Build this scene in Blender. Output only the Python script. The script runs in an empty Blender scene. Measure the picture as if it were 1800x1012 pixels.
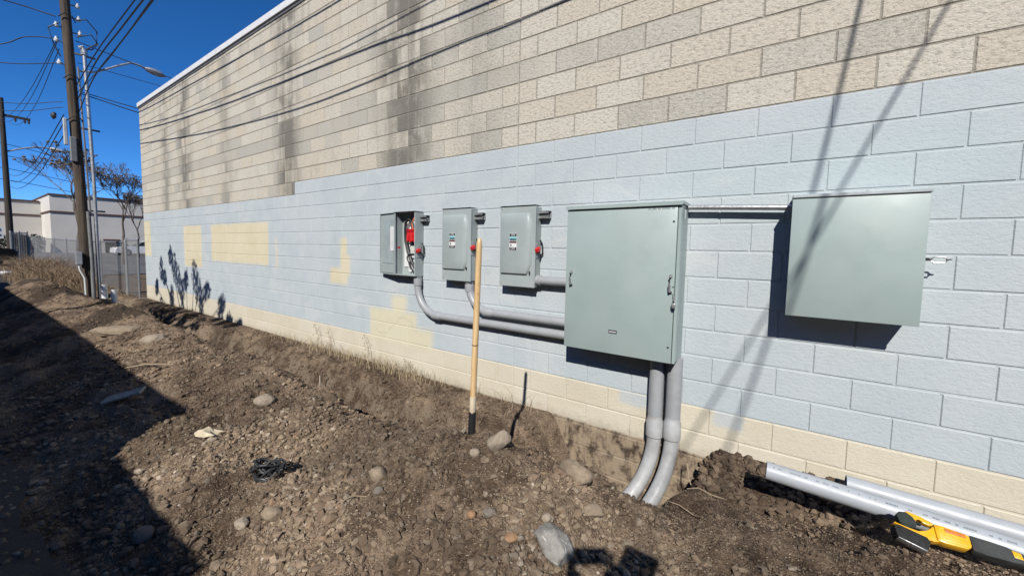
import bpy, bmesh, math, random
import numpy as np
from mathutils import Vector, Matrix, Quaternion

random.seed(7); RNG = np.random.default_rng(11)
R = math.radians
scene = bpy.context.scene
COL = scene.collection

# ------------------------------------------------------------------ camera
CAM = Vector((-0.6515, -3.2865, 1.6094))
YAW, PITCH, ROLL, FPX = 0.59637, 0.06826, 0.02041, 680.5
def cam_axes():
    f = Vector((-math.sin(YAW)*math.cos(PITCH), math.cos(YAW)*math.cos(PITCH), -math.sin(PITCH)))
    r = Vector((math.cos(YAW), math.sin(YAW), 0)); u = r.cross(f)
    c, s = math.cos(ROLL), math.sin(ROLL)
    return c*r+s*u, -s*r+c*u, f
_r, _u, _f = cam_axes()
cd = bpy.data.cameras.new('camera'); cam = bpy.data.objects.new('camera', cd); COL.objects.link(cam)
cam.matrix_world = Matrix(((_r.x, _u.x, -_f.x, CAM.x), (_r.y, _u.y, -_f.y, CAM.y), (_r.z, _u.z, -_f.z, CAM.z), (0, 0, 0, 1)))
cd.sensor_fit = 'HORIZONTAL'; cd.sensor_width = 36; cd.lens = 36*FPX/1800
cd.shift_y = -(506-487.0)/1800; cd.clip_start = 0.02; cd.clip_end = 2000
scene.camera = cam

# ------------------------------------------------------------------ light
SUN = Vector((-0.395, 1.0, -0.852)).normalized()          # the way the light travels
ELEV = math.asin(-SUN.z); AZ = math.atan2(-SUN.x, -SUN.y)  # towards the sun, clockwise from +Y
world = bpy.data.worlds.new('World'); scene.world = world; world.use_nodes = True
wn = world.node_tree.nodes; wl = world.node_tree.links; wn.clear()
sky = wn.new('ShaderNodeTexSky'); sky.sky_type = 'NISHITA'; sky.sun_disc = False
sky.sun_elevation = ELEV; sky.sun_rotation = AZ; sky.altitude = 300; sky.air_density = 0.5; sky.dust_density = 0.0; sky.ozone_density = 8.0
bg = wn.new('ShaderNodeBackground'); bg.inputs['Strength'].default_value = 0.12
wo = wn.new('ShaderNodeOutputWorld'); hs_ = wn.new('ShaderNodeHueSaturation'); hs_.inputs['Saturation'].default_value = 1.15; wl.new(sky.outputs[0], hs_.inputs['Color']); wl.new(hs_.outputs[0], bg.inputs[0]); wl.new(bg.outputs[0], wo.inputs[0])
ld = bpy.data.lights.new('sun', 'SUN'); ld.energy = 5.0; ld.angle = R(0.53); ld.color = (1.0, 0.955, 0.89)
lo = bpy.data.objects.new('sun', ld); COL.objects.link(lo); lo.rotation_euler = SUN.to_track_quat('-Z', 'Y').to_euler(); lo.location = (3, -9, 9)
scene.view_settings.view_transform = 'Standard'; scene.view_settings.look = 'None'
scene.view_settings.exposure = 0.5; scene.view_settings.gamma = 1.0

# ------------------------------------------------------------------ node helper
class NT:
    def __init__(s, m):
        s.t = m.node_tree; s.n = s.t.nodes; s.l = s.t.links
    def put(s, v, sock):
        if isinstance(v, (int, float)): sock.default_value = v
        elif isinstance(v, (tuple, list)):
            try: sock.default_value = v if len(v) == len(sock.default_value) else tuple(v)+(1,)
            except TypeError: sock.default_value = v[0]
        else: s.l.new(v, sock)
    def m(s, op, a, b=None, c=None, clamp=False):
        n = s.n.new('ShaderNodeMath'); n.operation = op; n.use_clamp = clamp; s.put(a, n.inputs[0])
        if b is not None: s.put(b, n.inputs[1])
        if c is not None: s.put(c, n.inputs[2])
        return n.outputs[0]
    def add(s, a, b): return s.m('ADD', a, b)
    def sub(s, a, b): return s.m('SUBTRACT', a, b)
    def mul(s, a, b): return s.m('MULTIPLY', a, b)
    def mx(s, a, b): return s.m('MAXIMUM', a, b)
    def ss(s, v, a, b, t0=0., t1=1.):
        n = s.n.new('ShaderNodeMapRange'); n.interpolation_type = 'SMOOTHSTEP'; s.put(v, n.inputs[0])
        for i, q in enumerate((a, b, t0, t1)): s.put(q, n.inputs[i+1])
        return n.outputs[0]
    def mix(s, f, a, b, mode='MIX'):
        n = s.n.new('ShaderNodeMix'); n.data_type = 'RGBA'; n.blend_type = mode; s.put(f, n.inputs[0]); s.put(a, n.inputs[6]); s.put(b, n.inputs[7]); return n.outputs[2]
    def noise(s, v, scale, detail=3, rough=.55, dist=0):
        n = s.n.new('ShaderNodeTexNoise'); s.put(v, n.inputs['Vector']); s.put(scale, n.inputs['Scale']); n.inputs['Detail'].default_value = detail; n.inputs['Roughness'].default_value = rough; n.inputs['Distortion'].default_value = dist
        return n.outputs[0]
    def vor(s, v, scale, out=0):
        n = s.n.new('ShaderNodeTexVoronoi'); s.put(v, n.inputs['Vector']); s.put(scale, n.inputs['Scale']); return n.outputs[out]
    def pos(s):
        g = s.n.new('ShaderNodeNewGeometry'); x = s.n.new('ShaderNodeSeparateXYZ'); s.l.new(g.outputs['Position'], x.inputs[0]); return g.outputs['Position'], x.outputs[0], x.outputs[1], x.outputs[2]
    def obj(s): return s.n.new('ShaderNodeTexCoord').outputs['Object']
    def comb(s, x, y, z):
        n = s.n.new('ShaderNodeCombineXYZ'); [s.put(q, n.inputs[i]) for i, q in enumerate((x, y, z))]; return n.outputs[0]
    def white(s, v):
        n = s.n.new('ShaderNodeTexWhiteNoise'); n.noise_dimensions = '3D'; s.put(v, n.inputs[0]); return n.outputs[0], n.outputs[1]
    def bump(s, h, st=.5, d=.01):
        n = s.n.new('ShaderNodeBump'); s.put(st, n.inputs['Strength']); n.inputs['Distance'].default_value = d; s.put(h, n.inputs['Height']); return n.outputs[0]
def newmat(name):
    m = bpy.data.materials.new(name); m.use_nodes = True; b = m.node_tree.nodes['Principled BSDF']; return m, NT(m), b
MATS = {}
def simple(name, col, rough=.6, metal=0., var=.12, scale=8., bump=0., bscale=60., bdist=.004, spec=.5, dirt=None, dirtamt=.0):
    if name in MATS: return MATS[name]
    m, N, b = newmat(name); o = N.obj()
    n = N.noise(o, scale, 5, .6)
    f = N.ss(n, .3, .7, 1-var, 1+var)
    c = N.mix(1.0, (*col, 1), N.comb(f, f, f), 'MULTIPLY')
    if dirt: c = N.mix(N.mul(N.ss(N.noise(o, scale*.6, 6, .7), .48, .72), dirtamt), c, (*dirt, 1))
    N.put(c, b.inputs['Base Color']); b.inputs['Roughness'].default_value = rough; b.inputs['Metallic'].default_value = metal
    N.put(N.ss(N.noise(o, scale*2.3, 3), .3, .7, max(rough-.08, .05), min(rough+.1, 1)), b.inputs['Roughness'])
    b.inputs['Specular IOR Level'].default_value = spec
    if bump: N.put(N.bump(N.noise(o, bscale, 5, .65), bump, bdist), b.inputs['Normal'])
    MATS[name] = m; return m

# ------------------------------------------------------------------ mesh helper
def link(o, parent=None):
    COL.objects.link(o)
    if parent is not None: o.parent = parent
    return o
def tag(o, label=None, cat=None, group=None, kind=None):
    if label: o['label'] = label
    if cat: o['category'] = cat
    if group: o['group'] = group
    if kind: o['kind'] = kind
    return o
def empty(name, loc, label, cat, group=None, rz=0.):
    o = bpy.data.objects.new(name, None); o.location = loc; o.rotation_euler = (0, 0, rz); o.empty_display_size = .1
    link(o); return tag(o, label, cat, group)
class MB:
    """collects shapes (in world or local coordinates) into one mesh"""
    def __init__(s): s.bm = bmesh.new()
    def box(s, lo, hi, bev=0., seg=1, M=None):
        bm = s.bm; vs = [bm.verts.new((x, y, z)) for x in (lo[0], hi[0]) for y in (lo[1], hi[1]) for z in (lo[2], hi[2])]
        fs = [bm.faces.new([vs[i] for i in q]) for q in ((0, 1, 3, 2), (4, 6, 7, 5), (0, 4, 5, 1), (2, 3, 7, 6), (0, 2, 6, 4), (1, 5, 7, 3))]
        g = vs
        if bev > 0:
            es = list({e for f in fs for e in f.edges})
            r = bmesh.ops.bevel(bm, geom=es, offset=bev, segments=seg, profile=.5, affect='EDGES'); g = list({v for f in r['faces'] for v in f.verts} | {v for v in vs if v.is_valid})
        if M is not None: bmesh.ops.transform(bm, matrix=M, verts=g)
        return s
    def ring(s, c, ax, r, n, ph=0., up=None):
        ax = Vector(ax).normalized(); up = Vector(up) if up is not None else (Vector((0, 0, 1)) if abs(ax.z) < .9 else Vector((1, 0, 0)))
        a = up.cross(ax).normalized(); b = ax.cross(a)
        return [s.bm.verts.new(Vector(c)+r*(math.cos(ph+2*math.pi*i/n)*a+math.sin(ph+2*math.pi*i/n)*b)) for i in range(n)]
    def tube(s, pts, rs, n=10, caps=True, up=None):
        pts = [Vector(p) for p in pts]; rs = rs if isinstance(rs, (list, tuple)) else [rs]*len(pts); last = None; first = None
        for i, p in enumerate(pts):
            if i == 0: t = pts[1]-pts[0]
            elif i == len(pts)-1: t = pts[-1]-pts[-2]
            else: t = (pts[i+1]-p).normalized()+(p-pts[i-1]).normalized()
            if t.length < 1e-9: t = Vector((0, 0, 1))
            if up is None:
                t0 = pts[1]-pts[0]; u0 = Vector((0, 0, 1)) if abs(t0.normalized().z) < .7 else Vector((1, .3, 0))
            else: u0 = Vector(up)
            if abs(t.normalized().dot(u0.normalized())) > .97: u0 = Vector((.31, .9, .2))
            rg = s.ring(p, t, rs[i], n, 0, u0)
            if last: 
                for k in range(n):
                    f = s.bm.faces.new((last[k], last[(k+1) % n], rg[(k+1) % n], rg[k])); f.smooth = True
            else: first = rg
            last = rg
        if caps and n > 2:
            s.bm.faces.new(list(reversed(first))); s.bm.faces.new(last)
        return s
    def cyl(s, p0, p1, r0, r1=None, n=14): return s.tube([p0, p1], [r0, r1 if r1 is not None else r0], n)
    def hollow(s, p0, p1, ro, ri, n=20):
        ax = Vector(p1)-Vector(p0); A = s.ring(p0, ax, ro, n); B = s.ring(p1, ax, ro, n); C = s.ring(p0, ax, ri, n); D = s.ring(p1, ax, ri, n)
        for k in range(n):
            j = (k+1) % n
            for q, sm in (((A[k], A[j], B[j], B[k]), 1), ((C[j], C[k], D[k], D[j]), 1), ((A[j], A[k], C[k], C[j]), 0), ((B[k], B[j], D[j], D[k]), 0)):
                f = s.bm.faces.new(q); f.smooth = bool(sm)
        return s
    def quad(s, *ps):
        s.bm.faces.new([s.bm.verts.new(p) for p in ps]); return s
    def prism(s, poly, y0, y1, M=None):
        """polygon in x,z pushed from y0 to y1"""
        a = [s.bm.verts.new((x, y0, z)) for x, z in poly]; b = [s.bm.verts.new((x, y1, z)) for x, z in poly]; n = len(a)
        s.bm.faces.new(a); s.bm.faces.new(list(reversed(b)))
        for i in range(n): s.bm.faces.new((a[i], b[i], b[(i+1) % n], a[(i+1) % n]))
        if M is not None: bmesh.ops.transform(s.bm, matrix=M, verts=a+b)
        return s
    def ball(s, c, r, sub=1, sc=(1, 1, 1), jit=0., rot=None):
        q = bmesh.ops.create_icosphere(s.bm, subdivisions=sub, radius=1.)
        for v in q['verts']:
            k = 1+jit*(random.random()-.5)*2; p = Vector((v.co.x*sc[0], v.co.y*sc[1], v.co.z*sc[2]))*r*k
            if rot: p = rot @ p
            v.co = p+Vector(c)
        return s
    def build(s, name, mat, parent=None, smooth=False, recalc=True):
        if recalc: bmesh.ops.recalc_face_normals(s.bm, faces=s.bm.faces)
        me = bpy.data.meshes.new(name); s.bm.to_mesh(me); s.bm.free()
        if smooth: me.polygons.foreach_set('use_smooth', [True]*len(me.polygons))
        else: me.set_sharp_from_angle(angle=R(32))
        me.materials.append(mat); o = bpy.data.objects.new(name, me); link(o, parent)
        if parent is not None: o.matrix_parent_inverse = parent_inv(parent)
        return o
def parent_inv(p):
    return Matrix.Identity(4) if p.type == 'MESH' else Matrix.LocRotScale(p.location, p.rotation_euler, p.scale).inverted()
def pydata(name, V, F, mat, parent=None, smooth=False):
    me = bpy.data.meshes.new(name); me.from_pydata(V, [], F) if not isinstance(V, np.ndarray) else npmesh(me, V, F)
    me.update()
    me.polygons.foreach_set('use_smooth', [bool(smooth)]*len(me.polygons))
    me.materials.append(mat); o = bpy.data.objects.new(name, me); link(o, parent)
    if parent is not None: o.matrix_parent_inverse = parent_inv(parent)
    return o
def npmesh(me, V, F):
    F = np.asarray(F); k = F.shape[1]
    me.vertices.add(len(V)); me.vertices.foreach_set('co', V.astype(np.float32).ravel())
    me.loops.add(F.size); me.loops.foreach_set('vertex_index', F.astype(np.int32).ravel())
    me.polygons.add(len(F)); me.polygons.foreach_set('loop_start', np.arange(0, F.size, k, dtype=np.int32)); me.polygons.foreach_set('loop_total', np.full(len(F), k, dtype=np.int32))
    me.validate()

# ================================================================== SETTING: height of the ground
def _hash(ix,iy,s):
    n=(ix*374761393+iy*668265263+s*974634777)&0xFFFFFFFF
    n=((n^(n>>13))*1274126177)&0xFFFFFFFF
    n=n^(n>>16)
    return (n&0xFFFF)/65535.0
def vnoise(x,y,s=0):
    x=np.asarray(x,float);y=np.asarray(y,float)
    ix=np.floor(x).astype(np.int64);iy=np.floor(y).astype(np.int64)
    fx=x-ix;fy=y-iy
    fx=fx*fx*fx*(fx*(fx*6-15)+10);fy=fy*fy*fy*(fy*(fy*6-15)+10)
    a=_hash(ix,iy,s);b=_hash(ix+1,iy,s);c=_hash(ix,iy+1,s);d=_hash(ix+1,iy+1,s)
    return (a+(b-a)*fx)*(1-fy)+(c+(d-c)*fx)*fy
def fbm(x,y,o=4,s=0):
    r=0;a=.5;t=0
    for i in range(o):
        r=r+a*vnoise(x*2**i+17.3*i,y*2**i-9.1*i,s+i);t+=a;a*=.5
    return r/t-.5
def sst(a,b,x):
    t=np.clip((x-a)/(b-a),0,1);return t*t*(3-2*t)
PA=([0,.12,.36,.46,.56,.66,.85,1.02,1.22,1.45,1.7,2.15,2.6,2.95,3.4],[.05,.03,-.03,-.2,-.4,-.47,-.46,-.2,.3,.57,.55,.36,.13,.0,0])
PB=([0,.4,.7,.9,1.05,1.25,1.45,1.75,2.2,2.8,3.2],[-.55,-.5,-.46,-.25,.07,.36,.47,.47,.37,.1,0])
PC=([0,.15,.3,.5,.7,.9,1.1,1.4,1.7,2.2,2.8,3.2],[.12,.1,.03,-.02,.06,.16,.21,.25,.26,.22,.06,0])
PE=([0,.15,.3,.42,.55,.7,.95,1.15,1.5,2.2,2.8,3.2],[.12,.11,.08,.09,.17,.235,.24,.24,.25,.2,.06,0])
PD=([0,.2,.45,.55,.8,1.0,1.3,1.6,1.95,2.2,2.6,3.0,3.3],[.02,.0,-.1,-.35,-.4,-.1,.15,.45,.7,.66,.35,.05,0])
CZ=([-20,-9.1,-7.7,-6.85,-6.1,-5.5,-4.8,-4.3,-3.85,-3.5,-3.2,-2.8,-2.5,-2.2,-1.6],[.46,.40,.35,.31,.36,.41,.36,.30,.26,.17,.20,.31,.42,.52,.52])
def far(x,y):
    return .45*sst(-18,-60,x)
def ground(x,y,detail=True):
    x=np.asarray(x,float);y=np.asarray(y,float)
    wob=.10*fbm(x*1.1,y*.3,2,5)+.05*fbm(x*4,y*2,2,9)
    d=np.clip(-y+wob*sst(0,.35,-y),0,50)
    a=np.interp(d,*PA);b=np.interp(d,*PB);c=np.interp(d,*PC);c=c+(np.interp(d,*PE)-c)*sst(-.45,.05,x);e=np.interp(d,*PD)
    xw=x+.12*fbm(x*2,y*3,2,21)
    wD=1-sst(-14.5,-11,x)
    wB=sst(-2.45,-2.05,xw)*(1-sst(-1.3,-.95,xw+.15*(d-.3)))
    wC=sst(-1.3,-.95,xw+.15*(d-.3))
    cz=np.interp(x,CZ[0],CZ[1])/.57
    a=np.where(a>0,a*(cz+(1-cz)*sst(1.95,2.6,d)*.8),a)
    z=e*wD+a*(1-wD)
    z=z*(1-wB-wC)+b*wB+c*wC
    # heap and trench fade out beyond the wall corner
    z=z*sst(-18.6,-15.9,x+.6*fbm(x*1.2,y*1.2,2,3))
    z=z*(1-sst(4.,8.,x))
    inside=sst(-18.6,-16,x)*(1-sst(5,8,x))*sst(.02,.35,d)*(1-sst(2.7,3.2,d))
    mod=(.07*fbm(x*.7,y*.9,2,31)*sst(.9,1.4,d)+.13*fbm(x*2.4+y*.8,y*2.8,3,41)) *(1-.4*wC)
    z=z+mod*inside
    wb=np.exp(-((d-.42)/.22)**2)*(1-.6*wC)*(1-wB)*inside
    z=z+wb*(.20*fbm(x*1.9,y*2.6,3,71)+.16*(np.abs(fbm(x*5.5,y*4,3,81))-.12))
    wr=np.exp(-((d-1.5)/.35)**2)*inside*(1-wC)
    z=z+wr*(.10*fbm(x*3.4,y*3.4,3,91))*(1-.8*np.exp(-((x+2.1)/.5)**2))
    if detail:
        z=z+inside*(.085*fbm(x*6,y*6,3,51)+.035*np.abs(fbm(x*17,y*17,2,61)))
    return z+far(x,y)


GH = lambda x, y: float(ground(np.array([x]), np.array([y]))[0])
def lines(segs):
    out = []
    for a, b, st in segs: out += list(np.arange(a, b, st))
    return np.array(out)
# ---- soil material
soil_m, N, B = newmat('soil')
pos, px, py, pz = N.pos()
big = N.noise(pos, 1.1, 5, .6); mid = N.noise(pos, 7., 6, .65); fine = N.noise(pos, 60., 6, .7); grit = N.vor(pos, 95.)
c = N.mix(N.ss(big, .43, .57), (.108, .074, .048, 1), (.27, .197, .135, 1))  # damp and dry patches, contrast raised to stand in for relief shading
c = N.mix(N.mul(N.ss(mid, .42, .68), .55), c, (.31, .23, .16, 1))
c = N.mix(N.mul(N.ss(mid, .52, .34), .75), c, (.06, .04, .027, 1))
c = N.mix(N.mul(N.ss(fine, .56, .34), .7), c, (.045, .03, .021, 1))
c = N.mix(N.mul(N.ss(N.white(N.vor(pos, 95., 1))[0], .84, .9), N.ss(grit, .45, .25)), c, (.46, .38, .28, 1))
# the freshly dug pale layer inside the cut and the dark damp soil near the pipes
damp = N.mul(N.ss(px, -1.35, -.9), N.ss(py, -1.1, -.85))
c = N.mix(N.mul(damp, .75), c, N.mix(N.ss(mid, .35, .65), (.045, .029, .02, 1), (.13, .09, .062, 1)))
pale = N.mul(N.mul(N.ss(py, -.75, -.6), N.ss(pz, -.03, -.1)), N.ss(px, -2.6, -3.2))
c = N.mix(N.mul(N.mul(pale, N.ss(mid, .4, .6)), .5), c, (.21, .175, .13, 1))
far_w = N.ss(px, -15.5, -19)
c = N.mix(N.mul(far_w, N.ss(mid, .3, .6)), c, (.17, .13, .085, 1))
c = N.mix(N.mul(N.mul(N.ss(px, -8., -10.), N.ss(px, -16.5, -15.)), N.ss(big, .62, .42)), c, (.06, .044, .032, 1))  # far heap: darker soil, with its partial shade put into the colour
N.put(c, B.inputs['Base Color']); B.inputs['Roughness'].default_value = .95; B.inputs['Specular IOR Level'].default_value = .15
h = N.add(N.mul(fine, .6), N.add(N.mul(N.noise(pos, 170., 4, .7), .3), N.mul(N.m('SUBTRACT', 1., N.ss(grit, .0, .6)), .5)))
N.put(N.bump(h, .9, .014), B.inputs['Normal'])
# ---- ground sheet: fine where the heap is, coarse towards the horizon
gx = lines([(-900, -200, 100), (-200, -60, 14), (-60, -24, 2.), (-24, -17, .25), (-17, -8, .06), (-8, -4.5, .04), (-4.5, 1.2, .0175), (1.2, 3, .06), (3, 9, .4), (9, 40, 6), (40, 900, 120)])
gy = lines([(-900, -100, 100), (-100, -20, 10), (-20, -4, 1.), (-4, -3.2, .1), (-3.2, 0.03, .0175), (.03, 1.2, .3), (1.2, 40, 5), (40, 900, 120)])
X, Y = np.meshgrid(gx, gy, indexing='ij'); Z = ground(X, np.minimum(Y, 0.0))
Z = np.where(Y > .04, far(X, Y)-.02, Z)
nx, ny = len(gx), len(gy); idx = np.arange(nx*ny).reshape(nx, ny)
F = np.stack([idx[:-1, :-1], idx[1:, :-1], idx[1:, 1:], idx[:-1, 1:]], -1).reshape(-1, 4)
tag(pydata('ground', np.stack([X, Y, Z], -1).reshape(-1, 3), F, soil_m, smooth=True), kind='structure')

# ---- alley of worn asphalt on the near side of the heap
alley_m, N, B = newmat('worn_asphalt')
pos, px, py, pz = N.pos()
c = N.mix(N.ss(N.noise(pos, 3., 6, .65), .35, .7), (.045, .037, .03, 1), (.075, .06, .047, 1))
c = N.mix(N.mul(N.ss(N.vor(pos, 120.), .35, .1), .5), c, (.14, .13, .115, 1))
N.put(c, B.inputs['Base Color']); B.inputs['Roughness'].default_value = .92
N.put(N.bump(N.add(N.noise(pos, 40., 5, .7), N.noise(pos, 9., 4, .6)), .8, .02), B.inputs['Normal'])
def sheet(name, xs, yfun0, yfun1, ny_, zoff, mat):
    V = []; Fc = []
    for x in xs:
        for j in range(ny_+1):
            y = yfun0(x)+(yfun1(x)-yfun0(x))*j/ny_; V.append((x, y, float(far(np.array([x]), 0)[0])+zoff))
    for i in range(len(xs)-1):
        for j in range(ny_): a = i*(ny_+1)+j; Fc.append((a, a+ny_+1, a+ny_+2, a+1))
    return tag(pydata(name, V, Fc, mat), kind='structure')
edge = lambda x: -3.06+.3*float(fbm(np.array([x*1.7]), np.array([.3]), 4, 7)[0])-(.25 if x > -1.6 else 0)+1.2*max(0, min(1, (-17-x)/3))
sheet('alley', list(np.arange(-120, -30, 5.))+list(np.arange(-30, -9, .3))+list(np.arange(-9, 3, .06))+list(np.arange(3, 14, .5)), lambda x: -5.45, edge, 8, .012, alley_m)
lot_m = simple('lot_asphalt', (.115, .112, .108), .9, var=.2, scale=.6, bump=.3, bscale=30)
sheet('parking_lot', [-140, -110, -90, -75, -62, -55, -48, -42, -36, -30, -27], lambda x: .6, lambda x: 60., 4, .015, lot_m)

# ================================================================== BLOCK BUILDING
BX0, BX1, ZTOP, CH = -15.66, 4.2, 5.40, .2032
ZL = lambda k: 2.65-CH*k
def wall_material(name, mortar):
    m, N, B = newmat(name); pos, px, py, pz = N.pos()
    row = N.m('FLOOR', N.m('DIVIDE', N.sub(2.65, pz), CH)); par = N.m('FLOORED_MODULO', row, 2.)
    col = N.m('FLOOR', N.m('DIVIDE', N.sub(N.m('DIVIDE', px, CH), par), 2.))
    r1, rc = N.white(N.comb(col, row, 3.1)); r2, _ = N.white(N.comb(row, col, 8.7)); r3, _ = N.white(N.comb(col, row, 15.))
    # block face: coarse light and dark aggregate
    hp = N.comb(N.mul(px, .62), py, pz); sp = N.noise(hp, 88., 3, .7); sp2 = N.noise(hp, 46., 4, .75); blot = N.noise(pos, 2.2, 6, .65)
    raw = N.mix(r1, (.535, .49, .405, 1), (.575, .547, .48, 1))
    raw = N.mix(N.ss(r2, .75, .95), raw, (.485, .465, .415, 1)); raw = N.mix(N.ss(r3, .86, .92, 0., .75), raw, (.42, .41, .37, 1)); raw = N.mix(N.ss(r3, .12, .06, 0., .6), raw, (.57, .51, .41, 1))
    raw = N.mix(N.mul(N.ss(sp, .5, .66), .6), raw, (.72, .66, .54, 1)); raw = N.mix(N.mul(N.ss(sp2, .48, .36), .6), raw, (.27, .25, .21, 1))
    # courses of bond-beam units that are smoother and greyer
    bond = N.mul(N.m('COMPARE', row, -4., .1), N.ss(px, -2.2, -2.9)); raw = N.mix(N.mul(bond, .7), raw, (.43, .415, .37, 1))
    # rain streaks: below the cap, and along the control joints
    st = N.noise(N.comb(N.mul(px, 5.5), 0., N.mul(pz, .45)), 1., 5, .7); st2 = N.noise(N.comb(N.mul(px, 2.), 0., N.mul(pz, 1.6)), 1.3, 6, .7)
    cj = 0.
    for x, w, a in ((-7.42, .6, .95), (-4.55, .8, .95), (-12.2, .7, .8), (-13.6, .5, .6), (-9.9, .4, .4), (-3.4, .5, .3)):
        cj = N.mx(cj, N.mul(N.ss(N.m('ABSOLUTE', N.sub(px, x)), w, .02), a))
    strk = N.mul(cj, N.m('MINIMUM', N.add(N.mul(N.ss(N.add(st, N.mul(st2, .6)), .62, .95), .7), N.mul(N.ss(N.add(N.mul(r2, .45), N.mul(st2, .8)), .46, .84), .95)), 1.15))
    top = N.mul(N.ss(pz, 4.2, 5.4), N.ss(st, .5, .75))
    raw = N.mix(N.m('MINIMUM', N.mx(N.mul(strk, .9), N.mul(top, .5)), .85), raw, (.135, .129, .113, 1))
    raw = N.mix(N.mul(N.ss(blot, .5, .75), .45), raw, (.36, .34, .29, 1))
    if mortar: raw = N.mix(.78, raw, (.275, .255, .215, 1))
    # paint ---------------------------------------------------------
    e1 = N.sub(N.noise(pos, 26., 4, .7), .5); e2 = N.sub(N.noise(pos, 3.5, 4, .6), .5)
    dx = N.add(px, N.add(N.mul(e1, .05), N.mul(e2, .09))); dz = N.add(pz, N.add(N.mul(e1, .05), N.mul(e2, .09)))
    def rect(x0, x1, z0, z1, s=.035):
        a = N.mul(N.ss(dx, x0-s, x0+s), N.ss(dx, x1+s, x1-s)); return N.mul(a, N.mul(N.ss(dz, z0-s, z0+s), N.ss(dz, z1+s, z1-s)))
    def rectn(x0, x1, z0, z1, s): 
        a = N.mul(N.ss(px, x0-s, x0+s), N.ss(px, x1+s, x1-s)); return N.mul(a, N.mul(N.ss(pz, z0-s, z0+s), N.ss(pz, z1+s, z1-s)))
    blue = N.mix(N.ss(blot, .3, .7), (.44, .497, .53, 1), (.495, .545, .57, 1))
    blue = N.mix(N.mul(N.ss(r1, .0, 1.), .35), blue, (.475, .525, .55, 1))
    blue = N.mix(N.mul(N.ss(N.noise(pos, .8, 3), .45, .7), .55), blue, (.515, .55, .58, 1))
    blue = N.mix(N.mul(rectn(-1.4, .4, 1.95, 2.4, .3), .35), blue, (.42, .56, .58, 1))
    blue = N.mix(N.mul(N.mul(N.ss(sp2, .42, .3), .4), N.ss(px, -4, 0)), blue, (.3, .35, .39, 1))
    blue = N.mix(N.mul(rectn(-8.2, -6.6, 1.0, 1.9, .5), N.mul(N.ss(st, .45, .7), .3)), blue, (.4, .43, .5, 1))
    tch = N.mul(N.ss(N.noise(N.comb(N.mul(px, 1.1), 0., N.mul(pz, 2.2)), 1., 4, .6, .6), .56, .6), N.ss(r1, .25, .6)); blue = N.mix(N.mul(tch, .4), blue, (.56, .585, .59, 1))
    grm = N.mul(N.ss(N.noise(pos, 4.5, 7, .75), .5, .75), .38); blue = N.mix(grm, blue, (.36, .4, .43, 1))
    drip = N.mul(N.mul(N.ss(N.m('ABSOLUTE', N.sub(px, -2.75)), .55, .1), N.ss(st, .48, .62)), N.ss(pz, 1.1, .7)); blue = N.mix(N.mul(drip, .4), blue, (.62, .63, .62, 1))
    cream = N.mix(N.ss(blot, .3, .7), (.59, .54, .425, 1), (.65, .605, .49, 1)); cream = N.mix(N.mul(N.ss(sp, .4, .7), .3), cream, (.5, .43, .3, 1))
    cream = N.mix(N.mul(N.ss(r2, .5, 1.), .35), cream, (.65, .615, .53, 1))
    cl = raw
    zt = N.ss(px, -7.205, -7.195, ZL(1), ZL(0))
    inb = N.m('LESS_THAN', pz, N.add(zt, N.mul(e1, .008)))
    cl = N.mix(inb, cl, blue)
    inc = N.m('LESS_THAN', pz, N.add(ZL(11)+.001, N.mul(e1, .012)))
    cl = N.mix(inc, cl, cream)
    cl = N.mix(N.mul(rect(-1.72, -1.3, .31, .43, .03), .85), cl, blue); cl = N.mix(N.mul(rect(-.98, -.78, .30, .43, .03), .8), cl, blue)
    yel = N.mix(N.ss(blot, .35, .65), (.62, .56, .395, 1), (.66, .605, .45, 1)); pat = 0.
    for q in ((-15.9, -15.06, 1.25, 2.23), (-12.44, -11.33, 1.09, 2.03), (-10.76, -8.16, 1.26, 2.03)): pat = N.mx(pat, rect(*q))
    for q in ((-5.93, -5.77, 1.22, 1.74), (-6.2, -5.75, 1.08, 1.3), (-5.86, -5.7, 1.2, 1.5)): pat = N.mx(pat, rect(*q, .05))
    pat = N.mx(pat, N.mul(rect(-7.9, -7.82, 1.22, 1.75, .03), .6))
    cl = N.mix(pat, cl, yel)
    pp = N.mx(rect(-5.24, -4.3, .38, .80, .04), N.mx(rect(-4.78, -4.5, .72, 1.0, .06), rect(-4.4, -4.02, .38, .62, .08)))
    cl = N.mix(pp, cl, N.mix(.5, cream, (.66, .63, .44, 1)))
    # scrawl that still shows through the pale patch
    sx = N.mul(N.add(px, 4.75), 7.5); wob = N.add(.6, N.mul(N.m('SINE', N.add(sx, N.mul(e2, 5.))), .13))
    cl = N.mix(N.mul(N.mul(N.ss(N.m('ABSOLUTE', N.sub(pz, wob)), .02, .006), rectn(-5.15, -4.2, .42, .8, .02)), .3), cl, (.4, .38, .33, 1))
    # graffiti ghosts on the yellow patch
    gh = N.mul(N.mul(rectn(-10.5, -8.4, 1.45, 1.95, .1), N.ss(N.noise(pos, 9., 5, .75), .56, .68)), .28); cl = N.mix(gh, cl, (.45, .38, .25, 1))
    # soil splash at grade and soil left on the dug-out footing
    sn = N.noise(pos, 14., 6, .7); low = N.ss(N.sub(pz, N.mul(N.sub(sn, .5), .2)), .13, .02)
    cl = N.mix(N.mul(low, .3), cl, (.22, .17, .12, 1))
    foot = N.ss(N.add(pz, N.mul(N.sub(sn, .5), .05)), .045, .015)
    cl = N.mix(foot, cl, N.mix(N.ss(N.noise(N.comb(N.mul(px, 9.), 0., N.mul(pz, 6.)), 1., 6, .7), .36, .56), (.055, .038, .027, 1), (.32, .25, .175, 1)))
    if mortar: cl = N.mix(.06, cl, (.28, .27, .25, 1))
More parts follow.
